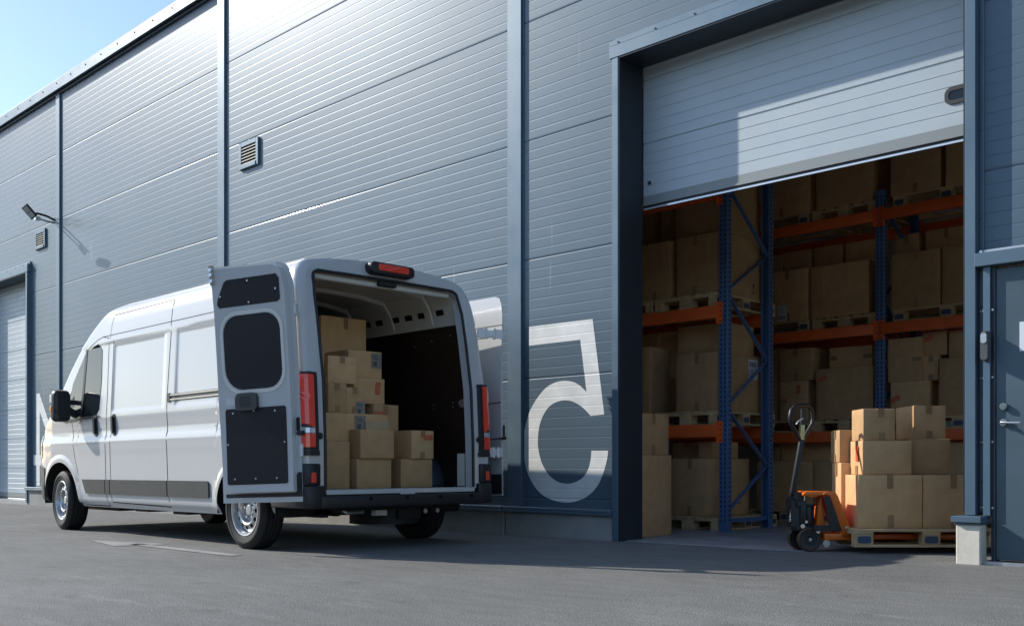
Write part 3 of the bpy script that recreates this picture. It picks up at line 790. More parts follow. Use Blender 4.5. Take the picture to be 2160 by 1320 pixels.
GP = 'pallets standing in the racks'
for x, y, z, r_, lab in (
    (-6.385, 2.34, .0205, R(90), 'pallet on the floor under the nearer rack behind the tall box stack'),
    (-6.385, 2.30, 1.1495, R(90), 'pallet on the lowest orange beam of the nearer rack'),
    (-6.385, 2.30, 2.4005, R(90), 'pallet on the second beam of the nearer rack, next to the blue end frame'),
    (-7.215, 2.30, 2.4005, R(90), 'pallet on the second beam of the nearer rack, close to the door jamb'),
    (-6.67, 4.24, 1.1155, 0, 'pallet on the lowest beam of the far rack, partly behind the jack handle'),
    (-5.63, 4.44, 1.1155, R(90), 'end-on pallet on the lowest beam of the far rack left of its post'),
    (-4.30, 4.24, 1.1155, 0, 'dim pallet on the lowest beam right of the far rack post'),
    (-6.67, 4.24, 2.3355, 0, 'pallet on the middle beam of the far rack beside the blue end frame'),
    (-5.63, 4.44, 2.3355, R(90), 'end-on slatted pallet on the middle beam left of the far rack post'),
    (-4.43, 4.24, 2.3355, 0, 'dim pallet on the middle beam right of the far rack post'),
    (-6.67, 4.24, 3.6305, 0, 'pallet on the top beam of the far rack beside the blue end frame'),
    (-5.63, 4.44, 3.6305, R(90), 'end-on slatted pallet on the top beam left of the far rack post'),
    (-4.43, 4.24, 3.6305, 0, 'dim pallet on the top beam right of the far rack post'),
    (-6.40, 4.24, .0205, 0, 'pallet on the floor under the far rack left of the jack handle'),
    (-4.35, 4.24, .0205, 0, 'dim pallet on the floor under the far rack right of its post')):
    pallet(x, y, z, r_, lab, GP)

GA, GB = 'boxes stored in the nearer rack', 'boxes stored in the far rack'
def A(x0, x1, z0, z1, y, d, label, **k): return carton(x0, x1, z0, z1, y, d, label, GA, **k)
def B(x0, x1, z0, z1, y, d, label, **k): return carton(x0, x1, z0, z1, y, d, label, GB, **k)
d0, d1, d2 = .166, 1.295, 2.546
A(-7.09, -6.63, d2, 3.194, 1.78, .62, 'large plain box beside the door jamb on the second beam of the nearer rack', tape='b')
A(-6.55, -6.00, d2, 3.197, 1.78, .86, 'large box with an arrow mark on its side, second beam of the nearer rack', extra=(('arrow', .78, .12),))
A(-7.60, -7.30, d2, 4.0, 2.42, .5, 'dark tall box nearest the jamb, back of the nearer rack on its second beam', tape='')
A(-7.22, -6.78, d2, 4.0, 2.42, .45, 'middle dark tall box at the back of the second beam, nearer rack', tape='')
A(-6.68, -6.03, 3.205, 4.02, 1.95, .68, 'box stacked high above the arrow marked box in the nearer rack', tape='')
A(-6.55, -6.01, d1, 1.923, 1.78, .86, 'large box with a white delivery sheet on its side, lowest beam, nearer rack', extra=(('sidesheet', .80, .76),))
A(-6.70, -6.06, 1.930, 2.262, 2.02, .55, 'brown box on top of the box with the white sheet in the nearer rack', tape='')
A(-7.24, -6.76, 1.706, 2.262, 2.25, .4, 'dark upper box of the pair left of the sheet labelled box in the nearer rack', tape='')
A(-7.18, -6.80, d1, 1.704, 2.25, .4, 'dark lower box of the pair left of the sheet labelled box in the nearer rack', tape='')
A(-7.30, -6.93, d1, 2.05, 1.80, .40, 'narrow olive box at the jamb on the lowest beam of the nearer rack', tape='')
A(-7.40, -7.11, d1, 2.255, 2.22, .3, 'darkest box sliver at the jamb under the second beam of the nearer rack', tape='')
A(-6.68, -6.17, d0, .788, 1.85, .80, 'large dark box with shiny tape on the floor pallet of the nearer rack', yaw=0, extra=(('arrow', .72, .22),))
A(-6.86, -6.50, .790, .972, 2.15, .36, 'low box lying on the large floor box, left of the blue end frame', tape='t')
A(-6.38, -6.19, .790, .972, 1.95, .5, 'small box lying on the large floor box, behind the blue post', tape='')
e1, e2, e3 = 1.261, 2.481, 3.776
B(-6.80, -6.07, e3, 4.62, 3.85, .7, 'dark box on the top beam of the far rack, beside the blue end frame', tape='b')
B(-5.98, -5.27, e3, 4.75, 3.85, .8, 'large dark box on the end-on pallet on the top beam of the far rack', tape='')
B(-5.06, -4.50, e3, 4.60, 3.85, .7, 'dark taped box on the top beam right of the far rack post', tape='b')
B(-4.44, -3.90, e3, 4.60, 3.85, .7, 'dark box at the far right of the top beam, half hidden by the door frame', tape='')
B(-6.63, -6.09, e2, 3.108, 3.85, .50, 'box with a white delivery sheet low on its front, middle beam of the far rack', extra=(('sheet', -.13, .17, .95),))
B(-6.05, -5.32, e2, 3.100, 3.85, .50, 'wide box with a fold line, on the end-on pallet of the middle beam', tape='', extra=(('seam', -.30, 0),))
B(-5.05, -4.50, e2, 3.108, 3.85, .50, 'square taped box on the middle beam right of the far rack post')
B(-4.48, -3.95, e2, 3.106, 3.85, .50, 'square box at the far right of the middle beam by the door frame', tape='')
B(-6.98, -6.72, e2, 3.44, 4.38, .4, 'narrow tall box behind the delivery sheet box on the middle beam', tape='')
B(-6.71, -6.33, e2, 3.45, 4.38, .4, 'tall box with torn tape behind the delivery sheet box on the middle beam', tape='l')
B(-6.29, -5.91, e2, 3.45, 4.38, .4, 'tall box with a slanted brown tag, behind the left of the fold line box', tape='', extra=(('stickerd', -.32, .62, 1., 70),))
B(-5.87, -5.50, e2, 3.45, 4.38, .4, 'tall box with side tape behind the right of the fold line box', tape='lr')
B(-5.24, -4.96, e2, 3.44, 4.38, .4, 'narrow tall box at the back just right of the far rack post, middle beam', tape='tb')
B(-4.88, -4.41, e2, 3.44, 4.38, .4, 'tall dark box at the back of the middle beam near the door frame', tape='t')
B(-6.47, -6.03, 1.748, 2.140, 3.85, .48, 'twice taped box on top of the pair above the jack handle, far rack')
B(-6.47, -6.10, e1, 1.746, 3.85, .44, 'box with a red slanted tag under the twice taped box above the jack handle', tape='l', extra=(('stickerd', .20, .78, .9, 80),))
B(-6.85, -6.53, e1, 1.884, 3.90, .5, 'box sliver behind the blue end frame on the lowest beam of the far rack', tape='')
B(-6.75, -6.52, 1.886, 2.18, 4.0, .4, 'dark small box on the box sliver behind the blue end frame', tape='')
B(-5.98, -5.27, e1, 1.867, 3.85, .52, 'wide box with a red corner tag on the end-on pallet behind the jack handle', tape='', extra=(('seam', -.28, 0), ('stickerd', -.38, .80, .9, 30)))
B(-5.86, -5.33, 1.869, 2.119, 3.95, .40, 'flat box with tape at both ends on top of the wide red tagged box', tape='lr')
B(-5.09, -4.71, 1.660, 2.150, 3.85, .45, 'upright box with side tape, upper left of the stack right of the far post', tape='r')
B(-5.06, -4.62, e1, 1.658, 3.85, .45, 'wide box with a red slanted sticker, lower left of stack right of far post', tape='', extra=(('stickerd', -.37, .52, 1., 28),))
B(-4.72, -4.54, 1.660, 1.935, 3.90, .40, 'small taped box in the middle of the stack right of the far post')
B(-4.74, -4.46, 1.938, 2.205, 3.94, .40, 'slightly turned box with red sticker atop the stack right of the far post', tape='', extra=(('stickerd', -.25, .72, 1., 22),), yaw=-3)
B(-4.61, -4.53, e1, 1.657, 4.05, .25, 'thin dark box wedged in the gap of the stack right of the far post', tape='')
B(-4.51, -4.02, e1, 1.890, 3.85, .5, 'tall grey looking box beside the door frame on the lowest beam of the far rack', tape='')
B(-4.43, -4.05, 1.892, 2.195, 3.92, .4, 'box with glossy tape on the tall grey looking box by the door frame', tape='t')
B(-6.79, -6.03, d0, .767, 3.85, .6, 'wide brown box on the floor pallet of the far rack left of the jack handle', tape='')
B(-6.01, -5.66, .022, .767, 3.85, .6, 'darker box on the floor right of the wide brown box, behind the jack handle', tape='')
B(-6.72, -6.56, .769, .986, 4.0, .4, 'narrowest of the three low boxes under the lowest beam of the far rack', tape='')
B(-6.54, -6.28, .769, .986, 4.0, .4, 'middle of the three low boxes under the lowest beam of the far rack', tape='')
B(-6.26, -5.80, .769, .986, 4.0, .4, 'widest of the three low boxes under the lowest beam of the far rack', tape='')
B(-4.75, -4.05, d0, .970, 3.85, .6, 'dark box on the floor pallet of the far rack right of the loaded pallet', tape='')
# two cartons standing just inside the jamb (their ends face the doorway)
GS = 'boxes stacked on the floor inside the door jamb'
Fr = Matrix.Rotation(R(90), 4, 'Z')                       # local front faces +X
carton(.40, .925, .0215, .817, 6.0, .60, 'tall plain box standing on the floor just inside the left door jamb', GS, frame=Fr, tape='')
carton(.38, .870, .819, 1.222, 6.0, .56, 'orange brown taped box on top of the tall plain box by the door jamb', GS, frame=Fr)

# ------------------------------------------------------------------ pallet on the jack
CA = math.atan2(.7004, .7137)
CF = Matrix.Translation((0, -7.47, 0)) @ Matrix.Rotation(CA, 4, 'Z') @ Matrix.Translation((.0, -.15, 0))     # u right, v away from the viewer, z up
def cw(u, v, z): return CF @ Vector((u, v, z))
p = cw(3.296, 8.555, .072); pallet(p.x, p.y, p.z, CA, 'wooden pallet lifted on the orange pallet jack in the doorway', None)
GJ = 'boxes on the pallet of the jack'
def J(u0, u1, z0, z1, v, d, label, **k): return carton(u0-.024, u1-.024, z0, z1, v, d, label, GJ, frame=CF, **k)
dz = .2175
J(2.781, 3.289, dz, .640, 8.26, .33, 'large bottom box at the jack end of the loaded pallet')
J(3.296, 3.800, dz, .640, 8.26, .46, 'large bottom box of the loaded pallet half hidden by the door frame')
J(2.830, 3.216, .642, .914, 8.29, .31, 'long middle box with jack shadow and orange sticker on its sunlit end', tape='s', extra=(('leftsticker', .42, .62),))
J(3.222, 3.556, .642, .930, 8.36, .42, 'plain middle box of the loaded pallet beside the long box', tape='')
J(2.840, 3.096, .916, 1.170, 8.32, .28, 'top left box of the loaded pallet with clear tape on its front')
J(3.305, 3.570, .932, 1.204, 8.48, .38, 'top right box of the loaded pallet with a ragged tape end')
J(2.750, 3.080, .740, 1.009, 8.63, .24, 'small upper back box of the loaded pallet next to the jack', tape='s')
J(2.755, 3.100, dz, .738, 8.61, .24, 'tall back box of the loaded pallet under the small upper box', tape='s')
J(3.20, 3.75, dz, .64, 8.74, .26, 'low back box of the loaded pallet mostly hidden behind the front boxes', tape='')

# ------------------------------------------------------------------ pallet jack
PJ = empty('pallet_jack', cw(2.40, 8.48, .02), CA); tag(PJ, 'orange pallet jack with black wheels and an upright loop handle', 'pallet jack')
def pj(name, mb, m, parent=PJ, **k):
    if parent is PJ: mb.v = [(x-2.40, y-8.48, z-.02) for x, y, z in mb.v]
    return obj(name, mb, m, parent=parent, **k)
def q(mb):   # children of parts share the part's space
    mb.v = [(x-2.40, y-8.48, z-.02) for x, y, z in mb.v]; return mb
for u, v in ((2.405, 8.40), (2.372, 8.565)):
    mb = MB(); c = (u, v, .118)
    mb.lathe([(.062,-.024),(.088,-.028),(.096,-.018),(.096,.018),(.088,.028),(.062,.024)], 36, 'y', c)
    wl = pj('steer_wheel', mb, M['polyu'], ang=40)
    mb = MB(); mb.lathe([(.012,-.030),(.030,-.032),(.034,-.022),(.058,-.020),(.074,-.027),(.080,-.029),(.084,-.0285)], 36, 'y', c)
    mb.lathe([(.012,.030),(.030,.032),(.034,.022),(.058,.020),(.084,.0285)], 36, 'y', c)
    mb.cyl((u,v-.034,.118),(u,v+.034,.118),.012,12,1)
    obj('wheel_hub', q(mb), [M['black'], M['steel']], parent=wl)
# pump body and drawbar foot
mb = MB(); mb.cyl((2.415,8.48,.20),(2.415,8.48,.385),.052,24); mb.cyl((2.415,8.48,.385),(2.415,8.48,.40),.06,24)
mb.box(2.30,2.48,8.40,8.56,.185,.225); mb.box(2.335,2.385,8.41,8.55,.225,.43); mb.box(2.36,2.50,8.38,8.395,.150,.215); mb.box(2.36,2.50,8.565,8.58,.150,.215)
mb.cyl((2.388,8.375,.118),(2.388,8.60,.118),.014,12); mb.box(2.37,2.41,8.44,8.53,.118,.20)
mb.cyl((2.325,8.39,.40),(2.325,8.57,.40),.022,14)
pj('pump_unit', mb, M['black'], bevel=.004, seg=2)
mb = MB(); mb.cyl((2.383,8.46,.37),(2.383,8.46,.475),.013,16); mb.cyl((2.47,8.376,.185),(2.47,8.37,.185),.017,16); mb.cyl((2.38,8.40,.26),(2.38,8.39,.26),.012,12); mb.cyl((2.35,8.405,.225),(2.35,8.385,.225),.018,12)
pj('piston', mb, M['chrome'])
mb = MB(); pts = []
for i in range(90):
    t = i/89; a = t*2*math.pi*8; pts.append((2.272+.014*t+math.cos(a)*.020, 8.44+math.sin(a)*.020, .255+.125*t))
mb.tube(pts, .0045, 6); pj('return_spring', mb, M['chrome'])
mb = MB(); mb.box(2.262,2.335,8.415,8.545,.215,.44); mb.box(2.25,2.33,8.43,8.53,.385,.455); mb.cyl((2.30,8.40,.45),(2.30,8.56,.45),.02,14); mb.box(2.29,2.36,8.43,8.44,.40,.50); mb.box(2.29,2.36,8.52,8.53,.40,.50)
pj('drawbar_foot', mb, M['black'], bevel=.004)
# handle
mb = MB(); mb.bar((2.284,8.48,.44),(2.368,8.48,.93), .052, .040, 0, (1,0,0))
hd = pj('handle', mb, M['black'], bevel=.006, seg=2)
mb = MB()
lp = [(0,.895),(-.065,.975),(-.135,1.050),(-.150,1.10),(-.135,1.160),(-.085,1.198),(0,1.208),(.085,1.210),(.138,1.175),(.152,1.11),(.140,1.055),(.065,.975)]
mb.tube([(2.366+a*.80, 8.48+a*.62, z) for a, z in lp], .0165, 10, 0, True)
obj('loop_grip', q(mb), M['steelblack'] if 'steelblack' in M else M['black'], parent=hd)
mb = MB(); mb.bar((2.362,8.475,.90),(2.378,8.475,1.18), .040, .032, 0, (1,0,0)); obj('control_bar', q(mb), M['black'], parent=hd, bevel=.004)
mb = MB(); mb.bar((2.3655,8.453,.925),(2.3725,8.453,1.045), .030, .002, 0, (0,1,0)); obj('decal', q(mb), M['yellow'], parent=hd)
mb = MB(); mb.tube([(2.372,8.46,1.10),(2.33,8.45,1.075),(2.315,8.45,1.05)], .006, 8); obj('release_lever', q(mb), M['steel'], parent=hd)
# orange chassis
mb = MB()
mb.prism([(2.352,.470),(2.352,.494),(2.375,.506),(2.600,.504),(2.600,.475)], 8.36, 8.60)
mb.prism([(2.50,.474),(2.42,.455),(2.36,.474)], 8.37, 8.378); mb.prism([(2.50,.474),(2.42,.455),(2.36,.474)], 8.582, 8.59)
for a, b in ((8.345, 8.359), (8.601, 8.615)):
    mb.prism([(2.495,.478),(2.515,.502),(2.600,.504),(2.622,.470),(2.745,.165),(2.745,.13),(2.655,.13),(2.545,.478)], a, b)
mb.prism([(2.605,.470),(2.618,.474),(2.742,.166),(2.728,.160)], 8.3595, 8.6005)
mb.box(2.515, 2.76, 8.345, 8.615, .115, .168)
mb.prism([(2.47,.215),(2.50,.47),(2.512,.47),(2.55,.19)], 8.42, 8.54)
pj('chassis', mb, M['jackorange'], bevel=.007, seg=2)
mb = MB(); mb.prism([(2.505,.470),(2.556,.470),(2.652,.190),(2.555,.190),(2.548,.245),(2.505,.455)], 8.338, 8.3445); mb.box(2.43, 2.61, 8.339, 8.344, .186, .236)
pj('side_panel', mb, M['black'], bevel=.002)
for v in (8.345, 8.615-.15):
    mb = MB(); mb.box(2.761, 3.86, v, v+.15, .118, .166)
    fk = pj('fork', mb, M['jackorange'], bevel=.012, seg=2)
    mb = MB(); mb.cyl((3.78, v+.03, .060), (3.78, v+.12, .060), .039, 20); mb.box(3.70,3.79,v+.022,v+.029,.05,.117); mb.box(3.70,3.79,v+.121,v+.128,.05,.117)
    obj('load_roller', q(mb), M['polyu'], parent=fk)
mb = MB(); mb.cyl((2.69,8.339,.215),(2.69,8.335,.215),.016,12)
pj('axle_pin', mb, M['steel'])
mb = MB(); mb.cyl((2.545,8.40,.085),(2.545,8.44,.085),.030,14)
pj('guide_roller', mb, M['steel'])
# ------------------------------------------------------------------ the van (local x forward, y to its left, z up)
VX, VY, VYAW = -7.675, -1.886, R(1.1)
VAN = empty('delivery_van', (VX, VY, gz(VX)-.004), math.pi - VYAW)
VAN.rotation_euler = (0, R(.24), math.pi - VYAW)
tag(VAN, 'white high roof delivery van with its rear doors folded open, full of cardboard boxes', 'van')
MV = Matrix.Translation((VX, VY, gz(VX)-.004)) @ Matrix.Rotation(math.pi - VYAW, 4, 'Z')
def vo(name, mb, m, parent=VAN, **k): return obj(name, mb, m, parent=parent, **k)
TE = [(-1.2,2.395),(2.0,2.415),(2.70,2.425),(2.90,2.415),(3.05,2.365),(3.27,2.245),(3.57,2.045),(3.85,1.825),(4.135,1.555),(4.36,1.385),(4.62,1.18),(4.80,1.05),(4.92,.93),(4.98,.80)]
def Te(x):
    return (lerp(TE, x-.05) + lerp(TE, x) + lerp(TE, x+.05))/3
S0T = [(.24,.90),(.28,.945),(.315,.958),(.335,.978),(.36,.988),(.42,.998),(.60,1.006),(.90,1.013),(.975,1.017),(1.005,1.012),(1.04,1.000),(1.10,.996),(1.16,1.000),(1.22,1.003),(1.28,1.000),(1.60,.986),(1.95,.970),(2.00,.968),(2.02,.974),(2.05,.970),(2.13,.962),(2.22,.948),(2.30,.922),(2.36,.882),(2.40,.825),(2.43,.79)]
PLAN = [(4.3,1.),(4.5,.993),(4.65,.975),(4.78,.94),(4.87,.885),(4.94,.79),(4.98,.64)]
XR = [(.3,-.935),(.95,-.930),(1.4,-.905),(1.9,-.825),(2.15,-.77),(2.30,-.725),(2.40,-.690),(2.5,-.67)]
def shear(x, z): return (lerp(XR, z) + .93) * (1 - smooth(-.93, .35, x))
def recess(x, z):
    """shallow pressed window fields in the flank"""
    r = 0
    for a, b in ((-.55,1.26), (1.50,2.66)):
        r = max(r, smooth(a, a+.016, x)*(1-smooth(b-.016, b, x))*smooth(1.275, 1.291, z)*(1-smooth(1.965, 1.981, z)))
    return r*.006
def S(x, z):
    """half width of the body at x, z"""
    t = Te(x); w = smooth(2.7, 3.15, x)
    ycargo = lerp(S0T, z)
    yc = lerp(S0T, min(z, 2.13)); d = max(0, t - z); r = .11
    if z > 2.13: yc -= (z-2.13)*.16
    if d < r: yc -= r*(1 - math.sqrt(max(0, 1-(1-d/r)**2)))
    y = (ycargo*(1-w) + yc*w) * lerp(PLAN, x) - recess(x, z)
    dd = x + .93; rr = .055
    if dd < rr: y -= rr - math.sqrt(max(0, rr*rr-(rr-dd)**2))
    # wheel arch flares
    for xc, a, b in ((4.035,.56,.50), (0.,.53,.46)):
        e = math.hypot((x-xc)/a, max(0, z-.34)/b)
        if z > .30: y += .012*(1-smooth(.92, 1.04, e))
    return y
def side(s, off=0.):
    return lambda x, z: (x + shear(x, z), s*(S(x, z)+off), z)
def zb(x):
    b = .285
    for xc, a, h in ((4.035,.50,.43), (0.,.455,.41)):
        if abs(x-xc) < a: b = max(b, .335 + h*math.sqrt(1-((x-xc)/a)**2))
    if x > 4.5: b = max(b, .30)
    if x < -.455: b = .46
    return b
xs = set([-.93,-.9285,-.924,-.916,-.905,-.89,-.875])
x = -.85
while x < 4.98: xs.add(round(x, 3)); x += .05
for xc, a in ((4.035,.50), (0.,.455)):
    for i in range(25): xs.add(round(xc - a*math.cos(math.pi*i/24), 4))
xs |= {4.955, 4.97, 4.98, -.55,-.534,1.244,1.26,1.50,1.516,2.644,2.66}
xs = sorted(xs); NZ = 112; NT = 12
body = MB(); rows = []
ZG = sorted(set([round(p[0],3) for p in S0T] + [1.29,1.305,1.32,1.335,1.90,1.915,1.93,1.945]))
KEYS = [.36,.975,1.005,1.04,1.275,1.291,1.965,1.981,2.02]
def column(x):
    t = Te(x); b = min(zb(x), t-.05)
    zz = []
    # fixed levels so that creases stay sharp, squeezed under the local roof line
    for i in range(NZ+1):
        u = i/NZ
        zz.append(b + (t-b)*u)
    for k_ in KEYS:
        if b+.03 < k_ < t-.03:
            i_ = min(range(1, NZ), key=lambda i: abs(zz[i]-k_)); zz[i_] = k_
    zz = sorted(zz)
    L = [(x+shear(x,z), S(x,z), z) for z in zz]
    ye = S(x, t); T = []
    crown = .062 if x < 4.2 else .10
    for i in range(1, NT):
        u = i/NT; y = ye*(1-2*u); T.append((x+shear(x,t), y, t + crown*(1-(1-2*u)**2)**.8))
    Rr = [(a, -y, z) for a, y, z in reversed(L)]
    return L + T + Rr
cols = [column(x) for x in xs]; n = len(cols[0])
body.v = [p for c in cols for p in c]
for i in range(len(cols)-1):
    for k in range(n-1):
        body.f.append((i*n+k, (i+1)*n+k, (i+1)*n+k+1, i*n+k+1)); body.m.append(0)
# nose cap
e0 = (len(cols)-1)*n
body.f.append(tuple(range(e0, e0+n))); body.m.append(0)
# rear frame: from the rear edge of the shell inward to the door opening
OY, OZ0, OZ1, OR = .800, .515, 2.315, .10
def opening(y, z):
    yy = max(-OY, min(OY, y)); zz = max(OZ0, min(OZ1, z))
    if abs(y) >= OY and z <= OZ1-.02: yy = math.copysign(OY, y)
    dy, dz_ = abs(yy)-(OY-OR), zz-(OZ1-OR)
    if dy > 0 and dz_ > 0:
        l = math.hypot(dy, dz_)
        if l > OR or True:
            k = OR/max(l, 1e-6); yy = math.copysign(OY-OR+dy*k, yy); zz = OZ1-OR+dz_*k
    return yy, zz
base = len(body.v); first = cols[0]
inn = []; mid = []
for (a, y, z) in first:
    yy, zz = opening(y, z)
    if z < OZ1-.05: yy = math.copysign(OY, y); 
    ym, zm = y+(yy-y)*.25, z+(zz-z)*.25
    mid.append((lerp(XR, zm)-.006, ym, zm)); inn.append((lerp(XR, zz)+.012, yy, zz))
body.v += mid + inn + [(p[0]+.09, p[1]*.985, p[2]-.0) for p in inn]
for k in range(n-1):
    body.f.append((k, k+1, base+k+1, base+k)); body.m.append(0)
    body.f.append((base+k, base+k+1, base+n+k+1, base+n+k)); body.m.append(0)
    body.f.append((base+n+k, base+n+k+1, base+2*n+k+1, base+2*n+k)); body.m.append(0)
BODY = vo('body', body, M['whitepaint'], ang=28)
# white sill under the load opening and a stamped step
mb = MB(); mb.box(-.945, -.80, -.80, .80, .475, .512, 0); mb.box(-.952, -.945, -.10, .06, .455, .500, 0); mb.box(-.93, -.80, -.79, .79, .5125, .517, 1)
vo('sill', mb, [M['whitepaint'], M['galv']], bevel=.004)
# seal round the opening
mb = MB(); pts = [(lerp(XR, z)+.008, y, z) for y, z in [(-OY+.002,.52)]+[(-OY+.002, z) for z in (.9,1.4,1.8,2.1)]+[opening(-.80,2.30),opening(-.77,2.30),opening(-.73,2.315)]+[(-.4,OZ1),(0,OZ1),(.4,OZ1)]+[opening(.73,2.315),opening(.77,2.30),opening(.80,2.30)]+[(OY-.002, z) for z in (2.1,1.8,1.4,.9,.52)]]
mb.tube(pts, .013, 8); vo('door_seal', mb, M['black'], ang=60)

# --- load bay
mb = MB(); mb.box(-.82, 2.62, -.87, .87, .49, .511); vo('cargo_floor', mb, M['vanfloor'])
mb = MB(); pl = [(.52,-.872),(1.7,-.868),(2.02,-.845)]
mb.add([(-.80,y,z) for z,y in pl]+[(2.59,y,z) for z,y in pl], [(i,i+1,4+i-0,3+i) for i in range(2)])
mb.add([(-.80,-y,z) for z,y in pl]+[(2.6,-y,z) for z,y in pl], [(i,i+1,4+i,3+i) for i in range(2)])
mb.box(2.60, 2.62, -.80, .80, .5, 2.28)
lin = vo('ply_lining', mb, M['ply'], fix=False)
mb = MB()
for x_, z_ in ((-.55,1.93),(-.28,1.90),(-.02,1.87),(-.58,1.30),(-.58,1.26),(-.30,1.29),(-.30,1.25),(.4,1.28),(1.1,1.28)): mb.cyl((x_,-.86,z_),(x_,-.850,z_),.007,8)
obj('screws', mb, M['galv'], parent=lin)
mb = MB(); mb.tube([(-.70,-.865,1.26),(-.70,-.83,1.275),(-.70,-.83,1.30),(-.70,-.865,1.315)], .008, 8); mb.box(-.73,-.67,-.872,-.862,1.25,1.325); obj('lashing_eye', mb, M['galv'], parent=lin)
# wheel box on the far side
mb = MB(); P = [(-.46,.512),(.46,.512)] + [(.46*math.cos(R(a)), .512+.37*math.sin(R(a))) for a in range(10,180,10)]
mb.prism(P, -.865, -.66); vo('wheel_box', mb, M['arch'], bevel=.01, ang=50)
# roof lining: bare white sheet with cross members and punched side rails
mb = MB(); ry = [(-.845,2.02),(-.80,2.20),(-.72,2.315),(-.4,2.36),(0,2.37),(.4,2.36),(.72,2.315),(.80,2.20),(.845,2.02)]
m9 = len(ry)
mb.add([(-.62 if z > 2.2 else -.72,y,z) for y,z in ry]+[(2.6,y,z) for y,z in ry], [(i,m9+i,m9+i+1,i+1) for i in range(m9-1)])
rl = vo('roof_lining', mb, M['whiteinner'], fix=False, ang=20)
mb = MB()
for s in (-1, 1):
    x = -.50; k = 0
    while x < 2.4:
        a, b = (.842, 2.06), (.806, 2.175)
        mb.add([(x,s*(a[0]-.003),a[1]),(x+.11,s*(a[0]-.003),a[1]),(x+.11,s*(b[0]-.003),b[1]),(x,s*(b[0]-.003),b[1])], [(0,1,2,3)])
        x += .20 if k % 3 else .27; k += 1
obj('punched_holes', mb, M['blackdeep'], parent=rl, fix=False)
for x in (-.28, .32, .95, 1.6, 2.2):
    mb = MB(); path = [(-.835,2.04),(-.775,2.19),(-.70,2.285),(-.4,2.325),(0,2.338),(.4,2.325),(.70,2.285),(.775,2.19),(.835,2.04)]
    for (ya, za), (yb_, zb_) in zip(path, path[1:]): mb.bar((x,ya,za), (x,yb_,zb_), .085, .030, 0, (1,0,0)) if False else mb.add(
        [(x-.04,ya,za),(x+.04,ya,za),(x+.04,yb_,zb_),(x-.04,yb_,zb_),(x-.055,ya,za+.035),(x+.055,ya,za+.035),(x+.055,yb_,zb_+.035),(x-.055,yb_,zb_+.035)], [(0,1,2,3),(0,3,7,4),(1,5,6,2),(0,4,5,1),(3,2,6,7)], 0)
    obj('roof_bow', mb, M['whiteinner'], parent=rl, ang=20)
mb = MB(); mb.box(-.66,-.60,-.75,.75,2.255,2.30); vo('rear_header', mb, M['whiteinner'], bevel=.01)
mb = MB(); mb.box(-.72,-.66,-.09,.09,2.262,2.302); vo('door_catch', mb, M['black'], bevel=.006)
mb = MB(); mb.box(-.80,-.70,-.812,-.798,.52,.82); mb.box(-.80,-.70,.795,.815,.52,.86); vo('pillar_foot', mb, M['whiteinner'], bevel=.004)

# --- rear bumper, step and corner pieces
mb = MB()
mb.prism([(-.955,-.94),(-.985,-.80),(-.995,0),(-.985,.80),(-.955,.94),(-.78,.94),(-.78,-.94)], .365, .468, 'xy')
bp = vo('rear_bumper', mb, M['black'], bevel=.014, seg=2, ang=50)
mb = MB()
for y in (-.72,-.35,.02,.40): mb.cyl((-.985,y,.44),(-1.0,y,.44),.016,12)
obj('bumper_plug', mb, M['blackdeep'], parent=bp)
for s in (-1, 1):
    mb = MB()
    P = [(-.97,s*.83),(-.975,s*.95),(-.955,s*1.002),(-.90,s*1.022),(-.46,s*1.016),(-.46,s*.99),(-.88,s*.97),(-.90,s*.83)]
    mb.prism(P if s < 0 else P[::-1], .37, .55, 'xy')
    P2 = [(-.955,s*.86),(-.965,s*.95),(-.945,s*1.004),(-.90,s*1.022),(-.83,s*1.022),(-.83,s*.99),(-.89,s*.96),(-.90,s*.86)]
    mb.prism(P2 if s < 0 else P2[::-1], .551, .725, 'xy')
    b = vo('bumper_corner', mb, M['black'], bevel=.012, seg=2, ang=50)
    mb = MB(); mb.box(-.975,-.962, s*.935-.022, s*.935+.022, .575, .655); obj('reflector', mb, M['red'], parent=b, bevel=.004)

